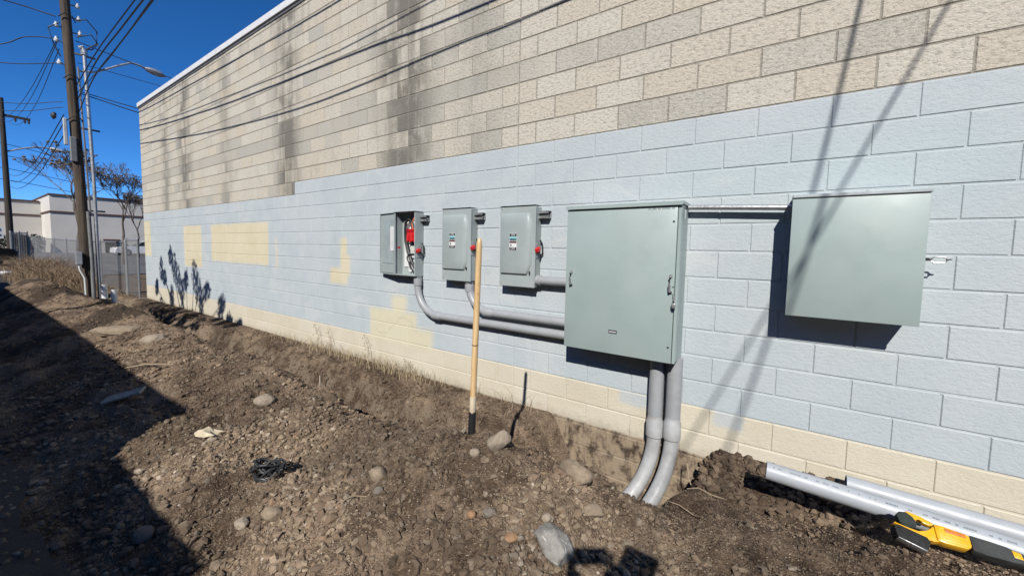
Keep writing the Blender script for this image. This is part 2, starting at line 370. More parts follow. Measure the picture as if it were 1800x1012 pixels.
    N.put(cl, B.inputs['Base Color']); N.put(N.m('SUBTRACT', .92, N.mul(inb, .2)), B.inputs['Roughness']); B.inputs['Specular IOR Level'].default_value = .3
    amt = N.mx(.4, N.sub(1., N.mul(inb, .5)))
    N.put(N.bump(N.add(N.ss(sp2, .3, .6), N.mul(sp, .6)), N.mul(amt, .6), .005), B.inputs['Normal'])
    return m
wall_m = wall_material('block_face', False); mort_m = wall_material('block_joint', True)
bld = empty('block_building', (-6, .3, 0), 'long concrete block building painted pale blue below and left bare above', 'building')
MB().box((BX0+.004, .005, -.8), (BX1, .2, ZTOP), 0).build('joint_bed', mort_m, bld)
MB().box((BX0+.006, .2, -.8), (BX1, 14, ZTOP-.3), 0).build('building_body', simple('plain_block', (.4, .37, .31), .9), bld)
cap_m = simple('white_coping', (.74, .75, .76), .45, var=.05)
MB().box((BX0-.03, -.035, ZTOP-.005), (BX1, .26, ZTOP+.11), .006).build('coping', cap_m, bld)
MB().box((BX0-.012, -.012, ZTOP-.05), (BX1, .0, ZTOP-.006), .0).build('coping_flashing', simple('flashing', (.24, .24, .24), .5, .6), bld)
blk_cache = {}
def block_mesh(w, h):
    k = (round(w, 4), round(h, 4))
    if k not in blk_cache:
        b = .0046; d = .05; V = [(0, b, 0), (w, b, 0), (w, b, h), (0, b, h), (b, 0, b), (w-b, 0, b), (w-b, 0, h-b), (b, 0, h-b), (0, d, 0), (w, d, 0), (w, d, h), (0, d, h)]
        Fq = [(4, 5, 6, 7)]+[(i, (i+1) % 4, 4+(i+1) % 4, 4+i) for i in range(4)]+[(8+i, 8+(i+1) % 4, (i+1) % 4, i) for i in range(4)]
        me = bpy.data.meshes.new('block'); me.from_pydata(V, [], Fq); me.update(); me.materials.append(wall_m); blk_cache[k] = (me, np.array(V), np.array(Fq))
    return blk_cache[k]
J = .010; blocks = []; BREAK = (-2.8448, -4.4704, -7.5184)
for k in range(-14, 17):
    zt, zb = ZL(k)-J/2, ZL(k+1)+J/2
    if k == -14: zt = ZTOP-.012
    xs = [CH*i for i in range(-80, 24) if (i-k) % 2 == 0] + list(BREAK); xs = sorted(x for x in set(round(x, 4) for x in xs) if BX0+.02 < x < BX1-.02)
    xs = [BX0]+xs+[BX1]
    if k >= 13: xs = [x for x in xs if -3.4 < x < -.3]
    for a, b in zip(xs[:-1], xs[1:]):
        if b-a < .03: continue
        w = b-a-(J if b not in BREAK and a not in BREAK else J+.002); blocks.append((a+J/2, zb, round(w, 4), round(zt-zb, 4)))
def cam_px(p):
    d = Vector(p)-CAM; z = d.dot(_f)
    return (900+FPX*d.dot(_r)/z, 487-FPX*d.dot(_u)/z, z) if z > .05 else (-1e4, -1e4, 1)
def bsize(b):
    x, y, z = cam_px((b[0]+b[2]/2, 0, b[1]+b[3]/2)); vis = -60 < x < 1860 and -40 < y < 1050 and b[1] > -.6
    return b[2]*b[3]/z**2 if vis else 0
blocks.sort(key=bsize, reverse=True)
for x, z, w, h in blocks[:300]:
    o = bpy.data.objects.new('block', block_mesh(w, h)[0]); o.location = (x, random.uniform(-.0012, .0012), z); link(o, bld); o.matrix_parent_inverse = parent_inv(bld)
V = []; Fq = []; n0 = 0
for x, z, w, h in blocks[300:]:
    _, v, f = block_mesh(w, h); V.append(v+np.array((x, random.uniform(-.0012, .0012), z))); Fq.append(f+n0); n0 += len(v)
tag(pydata('block_courses', np.concatenate(V), np.concatenate(Fq), wall_m, bld), kind='stuff')

# ================================================================== ELECTRICAL EQUIPMENT ON THE WALL
grey_m = simple('cabinet_paint', (.335, .415, .405), .4, var=.05, scale=2.2, bump=.06, bscale=220, bdist=.001, dirt=(.42, .42, .39), dirtamt=.22)
dis_m = simple('disconnect_paint', (.35, .40, .40), .4, var=.05, scale=5., bump=.06, bscale=220, bdist=.001, dirt=(.44, .44, .41), dirtamt=.2)
galv_m = simple('galvanized', (.52, .53, .54), .38, .75, var=.15, scale=30)
darkm_m = simple('dark_metal', (.03, .032, .035), .45, .3)
pvc_m = simple('grey_pvc', (.335, .35, .365), .42, var=.06, scale=9., dirt=(.2, .17, .14), dirtamt=.12)
pvcd_m = simple('dusty_pvc', (.40, .41, .415), .5, var=.1, scale=12., dirt=(.26, .21, .16), dirtamt=.55)
red_m = simple('red_plastic', (.62, .022, .025), .3, var=.05)
black_m = simple('black_rubber', (.016, .016, .017), .5, var=.1)
white_m = simple('white_plastic', (.74, .75, .75), .45, var=.04)
navy_m = simple('print_black', (.012, .012, .014), .5, var=.02); cyan_m = simple('print_cyan', (.22, .62, .68), .5, var=.02); brown_m = simple('print_maroon', (.14, .06, .06), .5, var=.05); tealp_m = simple('print_teal', (.09, .22, .25), .5, var=.05)
def text_mesh(txt, size, name, mat, M, parent, ext=.0006):
    cu = bpy.data.curves.new('lettering', 'FONT'); cu.body = txt; cu.size = size; cu.align_x = 'CENTER'; cu.align_y = 'CENTER'; cu.extrude = ext; cu.resolution_u = 3
    t = bpy.data.objects.new('lettering_source', cu); COL.objects.link(t); dg = bpy.context.evaluated_depsgraph_get(); me = bpy.data.meshes.new_from_object(t.evaluated_get(dg))
    bpy.data.objects.remove(t); bpy.data.curves.remove(cu); me.transform(M); me.materials.clear(); me.materials.append(mat)
    o = bpy.data.objects.new(name, me); link(o, parent); o.matrix_parent_inverse = parent_inv(parent); return o
FACE = Matrix(((1, 0, 0, 0), (0, 0, -1, 0), (0, 1, 0, 0), (0, 0, 0, 1)))     # text plane x,y -> wall plane x,z facing -Y
def screw(p, parent, r=.006, m=darkm_m):
    x, y, z = p; MB().cyl((x, y, z), (x, y-.003, z), r, r*.8, 10).build('screw', m, parent)
def strut_stub(x, z, parent):
    """end of the slotted strut the switch hangs on"""
    b = MB(); y0, y1, x1, q = -.004, -.062, x+.11, .036
    b.box((x-.02, y1, z-q), (x1, y0, z-q+.003)).box((x-.02, y1, z+q-.003), (x1, y0, z+q)).box((x-.02, y0-.003, z-q+.0032), (x1, y0, z+q-.0032)).box((x-.02, y1, z-q+.0032), (x1, y1+.003, z-.012)).box((x-.02, y1, z+.012), (x1, y1+.003, z+q-.0032))
    o = b.build('strut', galv_m, parent)
    MB().cyl((x1-.03, -.008, z), (x1-.03, -.03, z), .012, .012, 6).build('strut_bolt', galv_m, o)
def crowned_cover(b, x0, x1, z0, z1, y0, y1, n=10):
    """raised pan of the cover: flat face, top rolls back gently, right edge chamfered with a round corner"""
    prof = [(z1, 0.), (z1-.012, .55), (z1-.05, .85), (z1-.10, 1.), (z0+.11, 1.), (z0+.05, .9), (z0+.015, .7), (z0, 0.)]
    cols = [(0., 0.), (.018, .75), (.05, 1.), (.8, 1.), (.88, .93), (.94, .62), (.975, .3), (1., 0.)]
    g = []
    for cx, cy in cols:
        rowv = []
        for z, py_ in prof:
            inset = 0
            if cx > .8: inset = .05*max(0, (z0+.11-z)/.11)*(cx-.8)/.2+.035*max(0, (z-(z1-.1))/.1)*(cx-.8)/.2
            x = x0+(x1-x0)*(cx)-inset; rowv.append(b.bm.verts.new((x, y0+(y1-y0)*min(cy, py_), z)))
        g.append(rowv)
    for i in range(len(cols)-1):
        for j in range(len(prof)-1):
            f = b.bm.faces.new((g[i][j], g[i+1][j], g[i+1][j+1], g[i][j+1])); f.smooth = True
    return b
def safety_label(x, z, y, parent):
    l = MB().box((x-.042, y-.0012, z-.083), (x+.042, y, z+.083), 0).build('label_plate', white_m, parent)
    yy = y-.0014
    def strip(z0, z1, m, nm, x0=-.040, x1=.040): MB().box((x+x0, yy-.0008, z+z0), (x+x1, yy, z+z1)).build(nm, m, l)
    strip(.052, .080, navy_m, 'on_field'); strip(.036, .049, cyan_m, 'cyan_band'); strip(.012, .034, tealp_m, 'notice_text_band'); strip(-.012, .008, brown_m, 'warning_text_band'); strip(-.080, -.052, navy_m, 'off_field')
    strip(-.043, -.022, navy_m, 'figure_mark', -.030, -.018)
    for i in range(4): strip(.013+i*.005, .0145+i*.005, white_m, 'text_line', -.034, .034)
    text_mesh('ON', .030, 'lettering', white_m, Matrix.Translation((x, yy-.0012, z+.066)) @ FACE, l)
    text_mesh('OFF', .030, 'lettering', white_m, Matrix.Translation((x, yy-.0012, z-.066)) @ FACE, l)
def side_handle(x1, d, z, parent, up=True):
    """red switch lever on the right side with its dark slotted plate"""
    MB().box((x1, -d*.86, z-.075), (x1+.006, -d*.34, z+.075), .003).build('handle_plate', dis_m, parent)
    b = MB(); b.tube([(x1+.012, -d*.30, z+.10), (x1+.03, -d*.22, z+.06), (x1+.034, -d*.2, z-.03), (x1+.014, -d*.3, z-.05)], .008, 8); b.build('handle_guard', darkm_m, parent)
    h = MB().box((x1+.006, -d*.62, z-.03), (x1+.03, -d*.46, z+.018), .004); hb = h.build('lever_arm', darkm_m, parent)
    s = 1 if up else -1
    MB().box((-.018, -.03, -.022), (.018, .03, .022), .008, 2, Matrix.Translation((x1+.03, -d*.86, z+.006*s)) @ Matrix.Rotation(R(25*s), 4, 'X')).build('lever_grip', red_m, hb)
def disconnect(x0, x1, z0, z1, d, label):
    e = empty('disconnect_switch', ((x0+x1)/2, 0, z0), label, 'switch box', 'safety switches on the wall')
    dc = d-.022
    MB().box((x0+.004, -dc, z0+.006), (x1-.004, -.006, z1-.014), .003).build('enclosure', dis_m, e)
    cv = MB().box((x0-.002, -d+.006, z0), (x1+.002, -dc-.001, z1), .003).build('cover', dis_m, e)
    crowned_cover(MB(), x0+.018, x1-.03, z0+.118, z1-.07, -d+.0062, -d-.027).build('raised_panel', dis_m, cv)
    MB().box((x0-.004, -d-.004, z1+.0005), (x1+.004, -.02, z1+.004)).build('drip_lip', darkm_m, e)
    safety_label((x0+x1)/2-.025, (z0+z1)/2+.045, -d-.0272, cv)
    MB().box((x1-.052, -d-.016, z0+.128), (x1-.044, -d+.004, z0+.158), .002).build('cover_latch', darkm_m, cv)
    for q in (z0+.03, z1-.03): screw((x0+.02, -d+.006, q), cv, .004)
    side_handle(x1-.004, d, z0+.36, e); strut_stub(x1-.005, z1-.085, e)
    return e
disconnect(-3.754, -3.341, 1.267, 2.053, .128, 'closed grey safety switch behind the top of the shovel handle')
disconnect(-2.953, -2.545, 1.257, 2.042, .126, 'closed grey safety switch nearest the large cabinet')
# ---- the open switch
x0, x1, z0, z1, d = -4.56, -4.186, 1.28, 2.046, .131
e = empty('open_disconnect_switch', ((x0+x1)/2, 0, z0), 'grey safety switch with its door swung open showing red fuse blocks and cables', 'switch box', 'safety switches on the wall')
t = .003; dc = d
b = MB(); b.box((x0, -.008, z0), (x1, -.005, z1)).box((x0, -dc, z0), (x0+t, -.0082, z1)).box((x1-t, -dc, z0), (x1, -.0082, z1)).box((x0+t+.0002, -dc, z1-t), (x1-t-.0002, -.0082, z1)).box((x0+t+.0002, -dc, z0), (x1-t-.0002, -.0082, z0+t))
b.box((x0+.0035, -dc-.002, z0+t+.001), (x0+.018, -dc-.0002, z1-t-.001)).box((x1-.016, -dc-.002, z0+t+.001), (x1-.0035, -dc-.0002, z1-t-.001)).box((x0+.0185, -dc-.002, z0+.0035), (x1-.0165, -dc-.0002, z0+.016))
b.build('enclosure', dis_m, e)
MB().box((x0-.002, -dc-.012, z1+.0005), (x1+.004, -.01, z1+.006)).build('drip_lip', darkm_m, e)
MB().box((x0+.05, -.020, z0+.10), (x1-.012, -.0085, z1-.09), .002).build('back_plate', white_m, e)
for i, xx in enumerate((x0+.215, x0+.285)):
    fb = MB().box((xx-.033, -.098, z1-.36), (xx+.033, -.022, z1-.20), .005).build('fuse_block', red_m, e)
    MB().cyl((xx, -.104, z1-.345), (xx, -.104, z1-.27), .019, .019, 14).build('fuse', red_m, fb)
    MB().box((xx-.028, -.104, z1-.235), (xx+.028, -.0985, z1-.205), .003).build('terminal_shield', simple('red_dark', (.38, .012, .02), .35), fb)
MB().box((x0+.19, -.075, z1-.385), (x0+.32, -.022, z1-.365), .003).build('terminal_bar', darkm_m, e)
MB().box((x0+.195, -.05, z1-.50), (x0+.31, -.021, z1-.40), .003).build('mechanism_cover', simple('cream_plastic', (.6, .6, .56), .5), e)
orange_m = simple('orange_wire', (.75, .2, .09), .4)
for i in range(3):
    ox = i*.026; yy = -.045-.012*i
    MB().tube([(x0+.215+i*.035, yy, z1-.2), (x0+.205+i*.03, yy, z1-.13), (x0+.16+ox, yy-.01, z1-.085), (x0+.105+ox, yy-.01, z1-.12), (x0+.085+ox, yy, z1-.22), (x0+.09+ox, yy, z1-.34), (x0+.13+ox*1.2, yy, z1-.48), (x0+.2+ox, yy-.005, z1-.6), (x0+.27+ox, yy, z1-.69), (x0+.30+ox*.6, yy, z1-.757)], .0095, 10).build('cable', black_m, e)
MB().tube([(x0+.25, -.06, z1-.2), (x0+.245, -.064, z1-.13), (x0+.275, -.06, z1-.07), (x0+.31, -.05, z1-.02)], .009, 8).build('phase_wire', orange_m, e)
MB().tube([(x0+.32, -.06, z1-.2), (x0+.31, -.064, z1-.12), (x0+.29, -.06, z1-.06)], .009, 8).build('cable', black_m, e)
MB().tube([(x0+.33, -.08, z1-.50), (x0+.2, -.085, z1-.51), (x0+.17, -.08, z1-.55), (x0+.22, -.075, z1-.66), (x0+.3, -.07, z1-.74)], .009, 8).build('cable', black_m, e)
MB().hollow((x0+.17, -.028, z0+.075), (x0+.17, -.0085, z0+.075), .034, .017, 18).build('ground_bushing', white_m, e)
MB().box((x0+.0032, -.09, z0+.33), (x0+.0045, -.045, z0+.352)).build('warning_tag', red_m, e)
side_handle(x1, d, z0+.30, e); strut_stub(x1-.002, z1-.075, e)
ang = R(169); hx, hy = x0, -dc                                     # door hinged on the left, folded back past flat
D = Matrix.Translation((hx-.003, hy, 0)) @ Matrix.Rotation(R(-11), 4, 'Z') @ Matrix.Diagonal((-1, 1, 1, 1))
b = MB(); wd = .372
def dbox(lo, hi, bev=0):
    b.box(lo, hi, bev, 1, D)
dbox((0, .012, z0), (wd, .0145, z1)); dbox((0, -.006, z0), (.0025, .0118, z1)); dbox((wd-.0025, -.006, z0), (wd, .0118, z1)); dbox((.0027, -.006, z1-.0025), (wd-.0027, .0118, z1)); dbox((.0027, -.006, z0), (wd-.0027, .0118, z0+.0025))
door = b.build('door', dis_m, e)
b = MB(); dbox((.05, .006, z0+.135), (wd-.045, .0117, z1-.08), .004); b.build('inner_pan', simple('pan_shadow', (.33, .385, .39), .4), door)
b = MB(); dbox((.02, .0045, z0+.30), (.115, .0058, z0+.60)); b.build('wiring_diagram', white_m, door)
b = MB()
for i in range(9): dbox((.03, .0038, z0+.33+i*.027), (.03+.05+.03*random.random(), .0044, z0+.334+i*.027))
tag(b.build('printed_lines', simple('print_grey', (.45, .46, .47), .6), door), kind='stuff')
b = MB(); dbox((.018, .003, z0+.015), (wd-.01, .0116, z0+.125), .003); b.build('lower_rib', dis_m, door)

# ---- large cabinet
x0, x1, z0, z1, d = -2.143, -1.232, .79, 1.976, .262
e = empty('metering_cabinet', ((x0+x1)/2, 0, z0), 'largest grey steel cabinet with two pull handles on its door', 'cabinet')
MB().box((x0+.006, -d+.028, z0+.004), (x1, -.004, z1-.006), .004).build('body', grey_m, e)
door = MB().box((x0, -d, z0), (x1-.026, -d+.024, z1-.012), .004, 2).build('door', grey_m, e)
MB().box((x1-.022, -d+.004, z0), (x1-.001, -d+.0275, z1-.012), .003).build('door_return', grey_m, e)
MB().prism([(x0-.006, z1-.004), (x1+.012, z1-.004), (x1+.012, z1+.018), (x0-.006, z1+.018)], -d-.014, -.003).build('drip_cap', grey_m, e)
MB().box((x0-.004, -d-.018, z1-.0125), (x1+.01, -d-.0145, z1+.0165), .001).build('cap_lip', grey_m, e)
def pull(x, z, h, parent):
    o = MB().tube([(x, -d-.002, z+h/2), (x-.002, -d-.026, z+h/2-.006), (x-.002, -d-.03, z), (x-.002, -d-.026, z-h/2+.006), (x, -d-.002, z-h/2)], [.007, .008, .009, .008, .007], 8).build('pull_handle', galv_m, parent)
    for s in (1, -1): MB().box((x-.011, -d-.006, z+s*(h/2+.004)-.012), (x+.011, -d-.0005, z+s*(h/2+.004)+.012), .003).build('handle_foot', darkm_m if s < 0 else galv_m, o)
pull(x0+.055, 1.383, .105, door); pull(x1-.052, 1.383, .115, door)
for q in (z0+.12, z1-.13): screw((x1-.05, -d, q), door, .008)
screw((x1-.034, -d, 1.365), door, .006)
MB().box((x1-.034, -d-.0035, 1.275), (x1-.030, -d-.0003, 1.315)).build('latch_slot', darkm_m, door)
hs = MB().box((x1-.024, -d-.012, 1.262), (x1-.016, -d+.003, 1.30), .002).build('hasp', galv_m, e)
MB().tube([(x1-.02, -d-.006, 1.285), (x1-.02, -d-.03, 1.28), (x1-.012, -d-.034, 1.262), (x1-.012, -d-.02, 1.245)], .004, 8).build('padlock_shackle', galv_m, hs)
MB().box((x1-.034, -d-.036, 1.212), (x1-.006, -d-.014, 1.250), .005, 2).build('padlock_body', galv_m, hs)
MB().box((x1-.026, -d-.038, 1.206), (x1-.012, -d-.012, 1.2115), .001).build('padlock_keyway', darkm_m, hs)
npl = MB().box((-1.744, -d-.0025, .957), (-1.676, -d-.0004, .985), .001).build('nameplate', darkm_m, door)
b = MB()
for i in range(9): b.box((-1.738+i*.0062, -d-.0031, .966), (-1.7335+i*.0062, -d-.0026, .976))
tag(b.build('plate_marking', white_m, npl), kind='stuff')
mk = simple('stamped_grey', (.19, .24, .235), .6); b = MB(); xx = x1-.235
while xx < x1-.045:
    w = random.uniform(.004, .011); b.box((xx, -d-.0008, 1.936+random.uniform(0, .003)), (xx+w, -d-.0003, 1.949+random.uniform(-.003, .002))); xx += w+random.choice((.003, .003, .003, .012))
tag(b.build('stamped_marking', mk, door), kind='stuff')
MB().box((x1, -d+.125, z1-.10), (x1+.0012, -d+.165, z1-.035)).build('inspection_sticker', white_m, e)

# ---- right cabinet
x0, x1, z0, z1, d = -.582, .034, 1.23, 1.982, .229
e = empty('terminal_cabinet', ((x0+x1)/2, 0, z0), 'plain square grey cabinet alone at the right end of the wall', 'cabinet')
MB().box((x0+.006, -d+.02, z0+.005), (x1-.006, -.006, z1-.012), .003).build('body', grey_m, e)
MB().box((x0, -d, z0), (x1, -d+.0185, z1-.012), .003, 2).build('cover', grey_m, e)
MB().box((x0-.002, -d-.004, z1-.006), (x1+.006, -.003, z1+.016), .004).build('drip_cap', simple('cap_paint', (.42, .47, .49), .4), e)
MB().box((x0+.002, -d+.004, z1-.0118), (x1-.002, -.02, z1-.0065)).build('cap_gap', darkm_m, e)
hs = MB().box((x1-.002, -.105, 1.600), (x1+.055, -.098, 1.617), .002).build('hasp', darkm_m, e)
MB().tube([(x1+.045, -.102, 1.609), (x1+.06, -.106, 1.622), (x1+.105, -.106, 1.622), (x1+.118, -.106, 1.609), (x1+.105, -.106, 1.592), (x1+.062, -.106, 1.588), (x1+.05, -.103, 1.6)], .0045, 8).build('shackle', galv_m, hs)
MB().cyl((x1+.108, -.106, 1.609), (x1+.132, -.106, 1.609), .006, .003, 8).build('hasp_pin', darkm_m, hs)

# ================================================================== CONDUIT
def arc(c, a, b, r, n=12, th=90):
    """points of an elbow: starts at c heading a, bends towards b"""
    a, b, c = Vector(a).normalized(), Vector(b).normalized(), Vector(c)
    return [c+a*r*math.sin(R(th)*i/n)+b*r*(1-math.cos(R(th)*i/n)) for i in range(n+1)]
def drop_run(xd, ztop, zrun, xend, label, r=.036, rb=.27):
    y = -.062; e = empty('conduit_run', (xd, 0, zrun), label, 'conduit', 'conduit runs into the large cabinet')
    MB().cyl((xd, y, ztop-.006), (xd, y, ztop-.035), r*1.05, None, 20).build('locknut_hub', galv_m, e)
    MB().tube([(xd, y, ztop-.034), (xd, y, ztop-.04), (xd, y, ztop-.11), (xd, y, ztop-.112)], [r*1.08, r*1.2, r*1.2, r*1.02], 20).build('adapter', pvc_m, e)
    zs = zrun+rb; pts = [(xd, y, ztop-.10), (xd, y, (ztop-.1+zs)/2)] if ztop-.1 > zs+.02 else [(xd, y, ztop-.09)]
    el = arc((xd, y, zs), (0, 0, -1), (1, 0, 0), rb)
    MB().tube(pts+el, r, 20).build('elbow', pvc_m, e)
    xe = xd+rb
    MB().tube([(xe-.06, y, zrun), (xe-.056, y, zrun), (xe+.035, y, zrun), (xe+.06, y, zrun)], [r*1.0, r*1.17, r*1.17, r*1.0], 20).build('coupling', pvc_m, e)
    MB().cyl((xe+.03, y, zrun), (xend, y, zrun), r*.99, None, 20).build('straight_pipe', pvc_m, e)
    return e
drop_run(-4.215, 1.28, .835, -2.135, 'grey conduit bending from the open switch along the lowest line to the large cabinet', .042, .33)
drop_run(-3.40, 1.267, .955, -2.135, 'grey conduit bending from the middle switch along the upper line to the large cabinet', .042, .27)
y = -.062; e = empty('conduit_nipple', (-2.4, 0, 1.33), 'short straight grey conduit joining the third switch to the large cabinet', 'conduit', 'conduit runs into the large cabinet')
MB().tube([(-2.549, y, 1.33), (-2.545, y, 1.33), (-2.505, y, 1.33), (-2.50, y, 1.33)], [.03, .05, .05, .042], 20).build('connector', pvc_m, e)
MB().cyl((-2.502, y, 1.33), (-2.135, y, 1.33), .041, None, 20).build('straight_pipe', pvc_m, e)
b = MB(); b.tube([(-1.24, -.06, 1.966), (-1.0, -.06, 1.956), (-.575, -.06, 1.936)], .019, 14)
o = b.build('link_conduit', galv_m); tag(o, 'thin straight metal conduit linking the tops of the two big cabinets', 'conduit')
def riser(x, ux, uy, zc, label, rr=.0565):
    e = empty('conduit_riser', (x, 0, 0), label, 'conduit', 'conduit risers under the large cabinet'); y = -.085
    MB().cyl((x, y, .80), (x, y, zc-.02), rr, None, 24).build('riser_pipe', pvc_m, e)
    MB().tube([(x, y, zc+.02), (x, y, zc-.01), (x, y, zc-.025), (x, y, zc-.150), (x, y, zc-.152)], [rr*1.0, rr*1.03, rr*1.17, rr*1.17, rr*1.0], 24).build('bell_coupling', pvcd_m, e)
    l = math.hypot(ux, uy); el = arc((x, y, zc-.15), (0, 0, -1), (ux/l, uy/l, 0), .62, 16, 72)
    MB().tube([(x, y, zc-.12)]+el, rr*.98, 24).build('elbow', pvcd_m, e)
    return e
riser(-1.392, -.58, -.8, .285, 'left of the two thick grey conduits dropping from the cabinet into the trench')
riser(-1.258, -.45, -.89, .30, 'right of the two thick grey conduits dropping from the cabinet into the trench')

# ---- loose pipes on the soil
pipe_m = simple('pale_pvc', (.40, .43, .465), .42, var=.06, scale=7., dirt=(.3, .26, .21), dirtamt=.12)
def loose_pipe(p0, p1, r, label, marks):
    e = empty('plastic_pipe', p0, label, 'pipe', 'loose conduit lengths lying by the wall')
    MB().hollow(p0, p1, r, r-.006, 28).build('pipe_wall', pipe_m, e)
    if marks <= 0: return
    a = (Vector(p1)-Vector(p0)).normalized(); up = (Vector((0, -.55, .83))-a*Vector((0, -.55, .83)).dot(a)).normalized(); sd = a.cross(up)
    M = Matrix(((a.x, sd.x, up.x, 0), (a.y, sd.y, up.y, 0), (a.z, sd.z, up.z, 0), (0, 0, 0, 1))); b = MB(); s = .03
    while s < marks and marks > 0:
        w = random.uniform(.003, .010); C = Vector(p0)+a*s+up*(r+.0004); b.box((0, -.0042, -.0008), (w, .0042, .0003), 0, 1, Matrix.Translation(C) @ M); s += w+random.choice((.0025, .0025, .0025, .0025, .018, .04))
    tag(b.build('printed_marking', simple('print_ink', (.2, .225, .25), .5), e), kind='stuff')
loose_pipe((-.628, -.50, .300), (2.6, -.47, .13), .052, 'nearer pale grey pipe lying on the soil with its cut end over a hollow', 1.1)
loose_pipe((-.205, -.12, .178), (2.6, -.16, .12), .052, 'farther pale grey pipe lying tight against the foot of the wall', .0)

# ================================================================== TOOLS AND THINGS ON THE SOIL
# ---- shovel stuck upright in the heap
wood_m, N, B = newmat('handle_wood'); o_ = N.obj(); sx = N.n.new('ShaderNodeSeparateXYZ'); N.l.new(o_, sx.inputs[0])
gr = N.noise(N.comb(N.mul(sx.outputs[0], 60.), N.mul(sx.outputs[1], 60.), N.mul(sx.outputs[2], 2.5)), 1., 5, .6)
c = N.mix(N.ss(gr, .35, .68), (.74, .53, .28, 1), (.62, .41, .19, 1)); c = N.mix(N.mul(N.ss(N.noise(o_, 40., 3), .62, .7), .5), c, (.3, .17, .07, 1))
N.put(c, B.inputs['Base Color']); B.inputs['Roughness'].default_value = .45
sb = Vector((-2.165, -1.47, .50)); st = Vector((-2.085, -1.52, 1.678)); ax = (st-sb)
P = lambda t: sb+ax*t
e = empty('shovel', sb, 'wooden shovel handle standing upright in the soil heap before the switches', 'shovel')
MB().tube([P(.06), P(.10), P(.5), P(.93), P(.975), P(.993), P(1.0)], [.0185, .019, .019, .0175, .0165, .012, .004], 18).build('handle', wood_m, e)
MB().tube([P(.095), P(.10), P(.175), P(.178)], [.019, .0196, .0196, .019], 18).build('size_sticker', simple('sticker_paper', (.62, .53, .38), .6), e)
MB().tube([P(.452), P(.455), P(.458)], [.019, .0198, .019], 18).build('ring_mark', simple('dark_ring', (.15, .08, .03), .6), e)
MB().tube([P(-.25), P(-.1), P(.0), P(.088), P(.092)], [.030, .026, .0235, .0225, .019], 18).build('socket', black_m, e)
MB().prism([(-.10, -.16), (-.085, -.36), (0, -.46), (.085, -.36), (.10, -.16), (.03, -.12), (-.03, -.12)], -.004, .004, Matrix.Translation(sb-Vector((0, 0, .08)))).build('blade', black_m, e)
# ---- cordless saw lying by the pipe
yel_m = simple('saw_yellow', (.80, .42, .012), .35, var=.06, scale=20); sblk_m = simple('saw_black', (.02, .021, .021), .8, var=.15, scale=30, spec=.25); sgrn_m = simple('saw_charcoal', (.028, .038, .034), .8, var=.2, scale=30, spec=.25); sgry_m = simple('saw_boot', (.05, .053, .053), .8, var=.15, scale=20, spec=.25)
p0 = Vector((-.10, -.70, .312)); p1 = Vector((.335, -.645, .286)); a = (p1-p0); L = a.length; a.normalize()
n_ = Vector((.05, -.62, .78)); n_ = (n_-a*n_.dot(a)).normalized(); w_ = n_.cross(a)      # a: length, n_: flat side up, w_: across, towards the wall
SM = Matrix(((a.x, w_.x, n_.x, p0.x), (a.y, w_.y, n_.y, p0.y), (a.z, w_.z, n_.z, p0.z), (0, 0, 0, 1)))
SM = SM @ Matrix.Scale(.86, 4)
e = empty('reciprocating_saw', p0, 'yellow and black cordless reciprocating saw lying against the near pipe', 'power tool')
def sw(poly, z0, z1, bev=.004):
    """outline in length/across, thickness z0..z1"""
    b = MB(); bm = b.bm; A = [bm.verts.new((x, y, z0)) for x, y in poly]; Bv = [bm.verts.new((x, y, z1)) for x, y in poly]; k = len(A)
    fs = [bm.faces.new(list(reversed(A))), bm.faces.new(Bv)]+[bm.faces.new((A[i], A[(i+1) % k], Bv[(i+1) % k], Bv[i])) for i in range(k)]
    if bev: bmesh.ops.bevel(bm, geom=list({q for f in fs for q in f.edges}), offset=bev, segments=2, profile=.5, affect='EDGES')
    bmesh.ops.transform(bm, matrix=SM, verts=bm.verts); return b
bat = sw([(-.005, -.085), (.115, -.115), (.135, -.065), (.125, -.045), (.01, -.018), (-.012, -.03)], -.035, .035, .006).build('battery', sblk_m, e)
sw([(.0, -.088), (.112, -.118), (.114, -.112), (.002, -.082)], -.03, .03, .001).build('battery_edge', galv_m, bat)
sw([(.02, .000), (.012, .035), (.028, .062), (.06, .068), (.085, .05), (.10, .02), (.085, -.01), (.05, -.018)], -.03, .028, .007).build('rear_housing', sgrn_m, e)
han = sw([(.055, .071), (.068, .078), (.125, .066), (.165, .052), (.175, .034), (.15, .030), (.125, .036), (.112, .052), (.100, .046), (.090, .030), (.078, .036), (.083, .050), (.06, .056)], -.017, .019, .004).build('grip', yel_m, e)
sw([(.102, .040), (.118, .034), (.122, .024), (.105, .026)], -.010, .010, .002).build('trigger', sblk_m, han)
sw([(-.008, -.014), (.0, -.004), (.05, -.024), (.095, -.028), (.135, -.01), (.155, .022), (.178, .034), (.19, .03), (.185, -.045), (.15, -.055), (.125, -.052), (.115, -.062), (.09, -.052), (.04, -.034)], -.026, .027, .005).build('handle_frame', yel_m, e)
body = sw([(.165, .040), (.20, .040), (.295, .034), (.305, .028), (.303, -.028), (.285, -.045), (.20, -.050), (.165, -.045)], -.032, .036, .009).build('motor_housing', yel_m, e)
sw([(.205, .032), (.285, .027), (.285, .008), (.205, .012)], .0365, .0378, .0004).build('rating_label', simple('label_orange', (.55, .16, .02), .5, var=.3, scale=60), body)
for q in (-.005, -.02, -.034): sw([(.20, q), (.29, q+.001), (.29, q-.004), (.20, q-.004)], .0362, .0385, .0006).build('housing_rib', yel_m, body)
sw([(.305, .037), (.38, .030), (.44, .026), (.50, .018), (.52, -.01), (.51, -.036), (.44, -.042), (.36, -.046), (.303, -.042)], -.030, .034, .010).build('rubber_boot', sgry_m, e)
